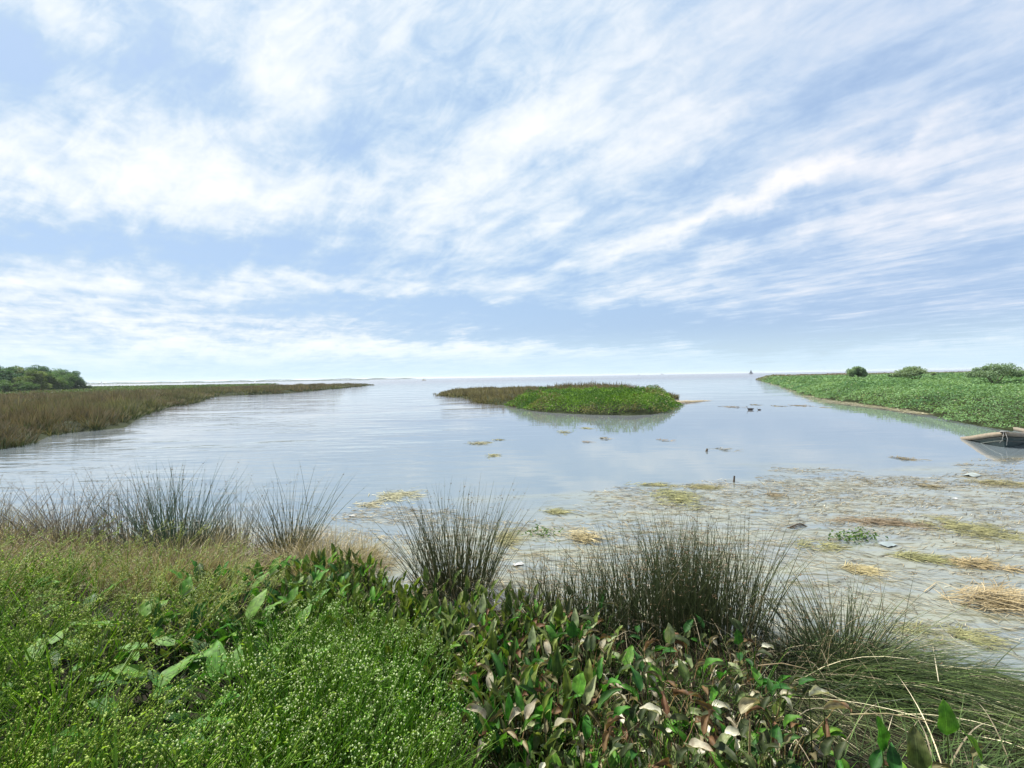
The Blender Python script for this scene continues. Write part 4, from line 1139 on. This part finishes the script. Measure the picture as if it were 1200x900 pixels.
def single_leaf(px, py, h, L, az, elev, curl, cup, cs, lab, mat=None, ratio=.6):
    g_ = Pf(px, py, h); root = empty('broad_leaf', tuple(g_)); KIDS[root.name] = []
    top = np.array([0, 0, h - L * .5])
    mb = MB(); leaf_surface(mb, top, az, elev, L, L * ratio, cup, curl, 0, *cs); mb.build('blade', mat or M_leaf, root)
    mb = MB(); tubes(mb, np.array([[[.03, .02, -.06], [.02, .01, h * .5], [0, 0, h - L * .5]]]), [.005], (.08, .13, .03), prof=np.array([1.2, 1, .6])); mb.build('stalk', M_herb, root)
    tag(root, lab, 'leaf')
G1 = LEAFC['green']; D1 = LEAFC['dry']
single_leaf(1110, 845, .62, .20, 1.4, 1.5, .3, .4, G1[2], 'upright bright green leaf at the bottom right, the highest of three')
single_leaf(1034, 862, .55, .19, 1.9, 1.5, .2, .5, G1[0], 'upright green leaf left of the highest leaf at the bottom right')
single_leaf(1150, 882, .5, .16, 2.4, 1.2, .4, .8, G1[2], 'curled green leaf near the bottom right corner')
single_leaf(1076, 885, .5, .22, 1.2, 1.4, .3, .7, LEAFC['pale'][1], 'pale grey green leaf at the bottom right between the green ones')
single_leaf(785, 745, .60, .17, 1.5, 1.5, .3, .5, LEAFC['pale'][0], 'large pale leaf in front of the big rush clump')
single_leaf(671, 740, .60, .14, 1.3, 1.5, .2, .4, G1[1], 'dark green heart-shaped leaf at the left of the thin rushes', ratio=.8)
single_leaf(677, 805, .60, .14, .8, 1.2, .3, .4, G1[2], 'bright green heart-shaped leaf lower in the dark patch', ratio=.85)
single_leaf(865, 748, .60, .13, 1.8, 1.5, .2, .5, G1[1], 'small dark green leaf at the foot of the tallest rushes', ratio=.8)
single_leaf(868, 822, .60, .19, .4, .5, 1.2, 1.6, D1[0], 'large folded tan dead leaf in the dark patch', M_dry)
single_leaf(775, 828, .60, .14, 2.8, .4, .9, 1.2, D1[1], 'whitish curled dead leaf in the middle of the dark patch', M_dry)
single_leaf(948, 805, .62, .17, .2, .2, .8, 1.9, D1[1], 'cream rolled dead leaf beside the sprawling sedge', M_dry)
single_leaf(965, 822, .62, .17, .1, .1, .4, 1.9, D1[0], 'second rolled dead leaf, just below the cream one', M_dry)
single_leaf(805, 865, .60, .15, -.6, .5, .7, 1.3, D1[3], 'striped tan dead leaf low in the dark patch', M_dry)

for q in in_poly_pix([(430, 665), (500, 688), (640, 700), (640, 735), (560, 730), (440, 700)], 22, 16):
    bl('olive', q, 'olive broad-leaved plant at the foot of the isolated tussock', 'olive broad-leaved plants at the tussock foot', h=.35)
for q in in_poly_pix([(420, 665), (640, 690), (640, 712), (430, 685)], 12, 16):
    tag(put(rg_f[0], Pf(q[0], q[1], .2), s=.8), 'brown grass tuft closing the gap below the isolated tussock', 'grass tussock', 'brown tufts below the isolated tussock')
# ---- strap-leaved green blades at the bottom of the dark patch
sp_ = [grass_clump('strap_leaved_plant', 16, .06, .46, .016, (.04, .12, .012), (.12, .24, .03), droop=.5, spread=.35, dry=0) for _ in range(3)]
for q in in_poly_pix([(640, 830), (860, 840), (870, 920), (620, 920)], 30, 16):
    tag(put(sp_[int(rng.integers(3))], Pf(q[0], q[1], .4), s=rng.uniform(.8, 1.2)), 'fresh green strap-leaved plant at the bottom of the dark patch', 'strap-leaved plant', 'strap-leaved plants')
# weeping fine blades at the mound's right foot
wp = [grass_clump('arching_grass', 90, .10, .62, .007, (.09, .14, .04), (.22, .27, .11), droop=1.0, spread=.9, dry=.12, lean=(.25, 0)) for _ in range(2)]
for q in ((470, 850), (500, 875), (440, 880), (520, 905), (395, 905), (455, 915)):
    tag(put(wp[int(rng.integers(2))], Pf(q[0], q[1], .4), rz=rng.uniform(-.5, .5)), 'pale arching grass at the lower right foot of the bead-flowered mound', 'grass', 'arching grass at the mound')
for q in ((190, 880), (215, 900), (160, 905), (240, 860)):
    tag(put(wp[int(rng.integers(2))], Pf(q[0], q[1], .4), rz=rng.uniform(2, 4)), 'pale arching grass in the gap between the two green herb masses', 'grass', 'arching grass in the gap')

# ---- bead-flowered herbs
WB = ((.70, .76, .50), (.24, .36, .07)); YB = ((.50, .58, .20), (.24, .34, .07))
hm = [herb(19, .68, .22, WB, (.018, .055, .006), (.13, .25, .02), nleaf=110, bead=.0050) for _ in range(3)]  # first stem colour darkened: shade low in the mound put into the colour
for q in in_poly_pix([(255, 755), (330, 712), (430, 705), (505, 770), (525, 860), (480, 960), (215, 960), (250, 860)], 19, 40):
    dm = math.hypot(q[0] - 365, (q[1] - 830) * 1.1) / 170
    tag(put(hm[int(rng.integers(3))], Pf(q[0], q[1], .58), s=1.28 - .38 * min(1, dm) + rng.normal(0, .06)), 'bright green herb with tiny white beads in the mound left of centre', 'herb', 'bead-flowered herbs of the mound')
hl = [herb(15, .74, .28, YB, (.022, .06, .006), (.17, .27, .03), nleaf=80, lean=(.35, 0), bead=.0044) for _ in range(3)]  # dark stem bases here also carry painted shade, tips stay bright
for q in in_poly_pix([(-140, 650), (90, 640), (150, 690), (130, 760), (165, 850), (140, 960), (-140, 960)], 19, 50):
    tag(put(hl[int(rng.integers(3))], Pf(q[0], q[1], .55), rz=rng.normal(0, .5), s=rng.uniform(.75, 1.4)), 'leaning yellow green herb in the mass at the bottom left', 'herb', 'leaning herbs at the bottom left')
hp = [herb(9, .85, .22, ((.36, .42, .2), (.26, .33, .13)), (.15, .19, .04), (.34, .38, .12), nleaf=14, lean=(.35, 0), bead=.0065, spread=.8) for _ in range(3)]
for q in in_poly_pix([(-80, 625), (200, 618), (290, 645), (250, 680), (150, 680), (-80, 670)], 24, 28):
    tag(put(hp[int(rng.integers(3))], Pf(q[0], q[1] + 8, .72), rz=rng.normal(0, .6), s=rng.uniform(.8, 1.15)), 'pale wispy branching herb in front of the brown grass at left', 'herb', 'pale wispy herbs at the left')
for q in in_poly_pix([(300, 690), (400, 705), (470, 730), (480, 745), (300, 730)], 8, 25):
    tag(put(hm[int(rng.integers(3))], Pf(q[0], q[1], .55), s=rng.uniform(.7, .9)), 'bead-flowered herb on the upper rim of the mound before the broad leaves', 'herb', 'herbs on the upper rim of the mound')
hs = [herb(4, .5, .12, ((.2, .25, .1), (.12, .18, .06)), (.04, .08, .02), (.08, .13, .03), nleaf=6, levels=2) for _ in range(2)]
for q in in_poly_pix([(600, 700), (900, 740), (930, 900), (590, 900)], 26, 30):
    tag(put(hs[int(rng.integers(2))], Pf(q[0], q[1], .5)), 'thin dark green seed stalks between the withered broad leaves', 'herb', 'thin seed stalks of the dark patch')

# ---- sprawling sedge at the right
def sprawl(n, org, sx_, sy_, L, c0, c1, az, azs, name, label, wdt=.0085, rise=.7, drp=1.0):
    root = empty(name, tuple(org)); KIDS[root.name] = []
    def part(nm, n, cA, cB, mat):
        b = np.stack([rng.normal(0, sx_, n), rng.normal(0, sy_, n), np.full(n, -.05)], 1)
        b[:, 2] += gz(b[:, 0] + org[0], b[:, 1] + org[1]).clip(-.15, 2) - org[2]
        a = az + rng.normal(0, azs, n); r1 = rise * rng.uniform(.3, 1.3, n)
        d = unit(np.stack([np.cos(a), np.sin(a), r1], 1)); LL = L * rng.uniform(.45, 1.1, n)
        bd = np.stack([np.cos(a) * .2, np.sin(a) * .2, -drp * r1 * .85], 1) + rng.normal(0, .09, (n, 3))
        cen = curve(b, d, LL, bd, 9)
        fl_ = np.maximum(gz(cen[..., 0] + org[0], cen[..., 1] + org[1]).clip(0.0, 3) - org[2] + .02, cen[..., 2]); cen[..., 2] = fl_
        k = rng.random(n); mb = MB()
        ribbons(mb, cen, rng.uniform(.6, 1.3, n) * wdt, None, lerp3(cA, np.array(cA) * 2.2, k ** 3), lerp3(np.array(cB) * .7, np.array(cB) * 3.2, k ** 4)); mb.build(nm, mat, root)
    part('blades', int(n * 1.1), c0, c1, M_grass); part('dead_blades', int(n * .09), (.2, .17, .1), (.45, .4, .28), M_grass)
    return tag(root, label, 'sedge')
o0 = Pf(975, 775, .15)
sprawl(900, o0, .30, .25, 1.7, (.010, .022, .006), (.075, .10, .028), -.42, .36, 'sedge_tussock', 'large sedge tussock whose long blades sprawl to the right over the water', rise=.8)
sprawl(400, Pf(1040, 790, .1), .35, .2, 1.3, (.012, .022, .006), (.08, .10, .03), -.15, .35, 'sedge_tussock', 'smaller sedge lying flat on the water in front of the straw heap', rise=.35)
sprawl(230, Pf(930, 800, .2), .25, .2, .75, (.012, .018, .005), (.09, .10, .04), -1.1, .55, 'sedge_tussock', 'sedge blades hanging down over the dark patch left of the big tussock', rise=1.1, drp=.9)
sprawl(260, Pf(1120, 880, .2), .4, .2, 1.0, (.02, .04, .01), (.09, .12, .04), 0.2, .6, 'sedge_tussock', 'dark sedge blades along the bottom right corner', rise=.6)
sprawl(260, Pf(985, 745, .2), .2, .12, .5, (.015, .06, .015), (.04, .11, .03), 1.5, 1.2, 'sedge_tussock', 'short fresh green blades at the heart of the arching rushes', rise=1.2)

# dry stalks lying across
def stalk(p0, p1, r, c, lab):
    a = Pf(*p0[:2], p0[2]) + [0, 0, p0[2]]; b = Pf(*p1[:2], p1[2]) + [0, 0, p1[2]]
    mb = MB(); m_ = (a + b) / 2 + [0, 0, .03]; pts_ = np.array([[a, a * .5 + m_ * .5, m_, m_ * .5 + b * .5, b]]) - a
    tubes(mb, pts_, [r], c, K=6, prof=np.array([1, 1, .95, .9, .6])); o = mb.build('dry_stalk', M_dry); o.location = a; tag(o, lab, 'stalk')
stalk((878, 910, .1), (879, 845, .65), .006, (.40, .32, .20), 'pale upright dry stalk at the bottom of the dark patch')
stalk((925, 905, .15), (941, 868, .6), .005, (.42, .36, .22), 'short slanting straw-coloured stalk near the bottom')
stalk((888, 782, .55), (945, 786, .6), .004, (.26, .20, .12), 'thin brown stalk lying level beside the sedge tussock')
stalk((1090, 742, .0), (1100, 800, .4), .005, (.5, .45, .33), 'single bleached blade arching over the sedge')
stalk((985, 842, .5), (1095, 850, .5), .004, (.34, .28, .16), 'long thin dry stalk lying across the sprawling sedge')

# ---- floating straw: mats and loose litter
def mat_(px, py, wpx, hpx, n, label, c=((.16, .15, .07), (.30, .27, .13)), rot=0, hgt=.03, w=.010, L=.28, cat='straw mat', nm='straw_mat'):
    o0 = P(px, py); Yd = o0[1]; A = wpx / F * Yd / 2; dy = abs(P(px, py - hpx / 2)[1] - P(px, py + hpx / 2)[1]) / 2
    r = rng.normal(0, .45, (n, 2)); r = r[np.abs(r).max(1) < 1.25]; n = len(r)
    x, y = r[:, 0] * A, r[:, 1] * dy; y = y + x * math.tan(rot)
    k = vnoise(x * 4 + px, y * 4 + py, 5) > .28; x, y = x[k], y[k]; n = len(x)
    a = rng.normal(rot - .1, .55, n); dr = np.stack([np.cos(a), np.sin(a), rng.normal(0, .03 + hgt * .8, n)], 1)
    z = .006 + hgt * rng.random(n) * np.exp(-(x / A) ** 2 - (y / dy) ** 2)
    cen = curve(np.stack([x, y, z], 1), dr, L * rng.uniform(.3, 1.1, n), np.stack([rng.normal(0, .2, n), rng.normal(0, .2, n), -dr[:, 2]], 1), 3)
    cen[..., 2] = np.maximum(cen[..., 2], .005)
    wd = np.clip(w * Yd / 8, w * .6, .06) * rng.uniform(.6, 1.4, n)
    mb = MB(); ribbons(mb, cen, wd, unit(np.cross(dr, [[0, 0, 1.]]) + rng.normal(0, .25, (n, 3)) * [0, 0, 1]), lerp3(c[0], c[1], rng.random(n)), prof=np.array([.7, 1, .9, .5]))
    o = mb.build(nm, M_straw); o.location = o0; return tag(o, label, cat)
OL = ((.13, .13, .05), (.27, .25, .11)); GO = ((.20, .15, .06), (.42, .35, .20)); BRN = ((.12, .095, .05), (.24, .19, .11))
mat_(787, 583, 62, 24, 700, 'round olive straw mat, nearest the open water right of centre', OL, hgt=.08)
mat_(821, 571, 44, 6, 260, 'narrow straw mat just above the round olive one', OL)
mat_(762, 568, 50, 5, 160, 'thin straw streak left of the narrow mat', OL)
mat_(560, 519.5, 28, 5, 170, 'yellowish straw mat in open water, the leftmost one', OL)
mat_(582, 515.5, 14, 2.5, 60, 'small mat touching the leftmost yellowish one', OL)
mat_(575, 534, 13, 4, 70, 'small mat nearest the viewer in the middle of open water', OL)
mat_(660, 507, 16, 5, 110, 'olive mat directly below the island centre', OL)
mat_(686, 502, 14, 2.5, 60, 'thin mat right of the one below the island centre', OL)
mat_(706, 514, 12, 5, 50, 'sparse brown mat below the right half of the island', BRN)
mat_(685, 518, 14, 2, 40, 'sparse thin streak below the island', BRN)
mat_(777, 516, 22, 3, 60, 'sparse streak below the right tip of the island', BRN)
mat_(847, 527, 36, 5, 80, 'loose brown streaks beside the far stake', BRN)
mat_(858, 477, 20, 3, 120, 'brown mat between island spit and ducks', BRN)
mat_(884, 474.5, 12, 1.6, 60, 'small brown mat behind the ducks', BRN)
mat_(937, 475.5, 24, 2.6, 140, 'brown mat nearest the right bank straw', BRN)
mat_(912, 476, 16, 1.6, 60, 'thin brown mat left of the one nearest the right bank', BRN)
mat_(963, 477.5, 12, 1.4, 40, 'faint brown streak close to the right bank', BRN)
mat_(460, 582, 60, 16, 520, 'wide pale olive mat behind the isolated tussock at left', ((.20, .19, .10), (.36, .34, .2)))
mat_(430, 592, 40, 8, 160, 'smaller pale mat left of the wide one', ((.20, .19, .10), (.36, .34, .2)))
mat_(648, 600, 30, 7, 170, 'ochre mat right of the isolated tussock', OL)
mat_(590, 632, 30, 22, 240, 'olive mat touching the right side of the isolated tussock', OL)
mat_(678, 630, 42, 16, 240, 'tangle of golden twigs in front of the thin rushes', GO, hgt=.10, L=.35)
mat_(1057, 538, 32, 6, 120, 'brown mat in open water toward the sunken boat', BRN)
mat_(1083, 570, 30, 5, 110, 'flat brown mat above the right litter field', BRN)
mat_(1163, 566, 75, 10, 380, 'long olive mat below the sunken boat at the right edge', OL, rot=-.1)
mat_(905, 580, 26, 6, 130, 'dark brown mat near the post', BRN)
mat_(1030, 612, 120, 12, 620, 'long brown straw streak running down right of the driftwood', BRN, rot=-.25)
mat_(1133, 620, 100, 34, 1100, 'broad olive straw mat in the right litter field', OL, rot=-.35)
mat_(1150, 662, 90, 16, 700, 'brown and ochre mat above the golden heap', ((.16, .13, .06), (.40, .30, .15)), rot=-.15, hgt=.05)
mat_(1072, 653, 60, 12, 360, 'thin olive mat left of the brown and ochre one', OL, rot=-.3)
mat_(1155, 706, 92, 26, 420, 'golden heap of tangled straw at the right', GO, hgt=.16, L=.6, w=.012)
mat_(1000, 668, 50, 12, 260, 'ochre streak behind the arching rushes', ((.22, .17, .08), (.40, .32, .17)), rot=-.1)
mat_(955, 640, 60, 14, 240, 'olive mat behind the tallest rushes at their right', OL)
mat_(1100, 745, 120, 30, 700, 'olive litter under the sprawling sedge tips', OL, rot=-.2)
# loose litter over the whole near shore water
n = 95000
x = rng.uniform(-7, 22, n); y = rng.uniform(2.2, 15.5, n)
edge = np.interp(x, [-7, -5, -3.7, -1.5, 0, 1.5, 3.5, 9, 22], [7, 9.0, 10.8, 10.0, 9.2, 10.6, 12.4, 13.6, 14.5])
d = edge - y + (fbm(x * .35, y * .8, 81) - .5) * 5; sh = y - np.interp(x, SHX, SHY)
ca, sa = math.cos(-.3), math.sin(-.3); u = x * ca + y * sa; vv = -x * sa + y * ca
den = fbm(u * .55, vv * 1.9, 82, 4) * .6 + fbm(u * 1.8, vv * 5, 83, 3) * .4
k = (d > 0) & (sh > -.6) & (den > .485 + .10 * rng.normal(size=n) - .06 * sstep(0, 3, d)); x, y, den = x[k], y[k], den[k]; n = len(x)
a = rng.normal(-.3, .5, n) + (fbm(x * .4, y * .4, 84) - .5) * 2; dr = np.stack([np.cos(a), np.sin(a), 0 * a], 1)
z = rng.uniform(.004, .014, n)
cen = curve(np.stack([x, y, z], 1), dr, rng.uniform(.03, .26, n), np.stack([rng.normal(0, .25, n), rng.normal(0, .25, n), 0 * a], 1), 3)
k = rng.random(n); cc_ = lerp3((.11, .10, .05), (.30, .26, .14), k); wh = rng.random(n) < .12; cc_[wh] = (.42, .39, .27); dk = rng.random(n) < .25; cc_[dk] = (.05, .045, .025)
mb = MB(); ribbons(mb, cen, rng.uniform(.004, .012, n) * np.clip(y / 7, .7, 2), unit(np.cross(dr, [[0, 0, 1.]])), cc_, prof=np.array([.6, 1, .9, .5]))
tag(mb.build('floating_litter', M_straw), 'loose straw and plant bits floating on the water near the shore', 'litter', kind='stuff')
# small green sprigs in the litter
for px, py, lb in ((634, 627, 'small green sprig floating right of the isolated tussock'), (990, 632, 'little leafy sprig standing in the litter behind the arching rushes'), (1012, 630, 'second leafy sprig, farther right in the litter')):
    r_ = empty('water_plant', tuple(P(px, py))); KIDS[r_.name] = []; mb = MB(); n = 60
    leafquads(mb, rng.normal(0, 1, (n, 3)) * [.16, .12, .03] + [0, 0, .06], np.full(n, .07), lerp3((.05, .11, .03), (.12, .18, .06), rng.random(n))); mb.build('leaves', M_herb, r_)
    mb = MB(); a = rng.uniform(0, 6.28, 8); d2 = unit(np.stack([np.cos(a), np.sin(a), .4 + 0 * a], 1)); tubes(mb, curve(np.zeros((8, 3)), d2, np.full(8, .2), np.zeros((8, 3)), 2), np.full(8, .005), (.05, .08, .03)); mb.build('stems', M_herb, r_)
    tag(r_, lb, 'water plant')
for o in bpy.data.objects:
    if 'used' in o: del o['used']
# prototypes that were never placed
doomed = [o for o in col.objects if o.parent is None and o.type == 'EMPTY' and 'label' not in o]
doomed += [o for o in col.objects if o.parent in doomed]
for o in doomed: bpy.data.objects.remove(o)

# ------------------------------------------------------------------ thin sea haze over the whole place
m, nt = nt_mat('haze'); vp = N_(nt, 'ShaderNodeVolumePrincipled'); vp.inputs['Color'].default_value = (.85, .93, 1, 1)
vp.inputs['Density'].default_value = 0.00015; vp.inputs['Anisotropy'].default_value = 0.2
o = N_(nt, 'ShaderNodeOutputMaterial'); L_(nt, vp.outputs[0], o.inputs[1])
mb = MB(); box(mb, -9500, 9500, -3500, 12500, -3, 16, (1, 1, 1))
o = mb.build('haze', m, smooth=False); tag(o, 'thin pale haze over the lake', 'haze', kind='stuff')
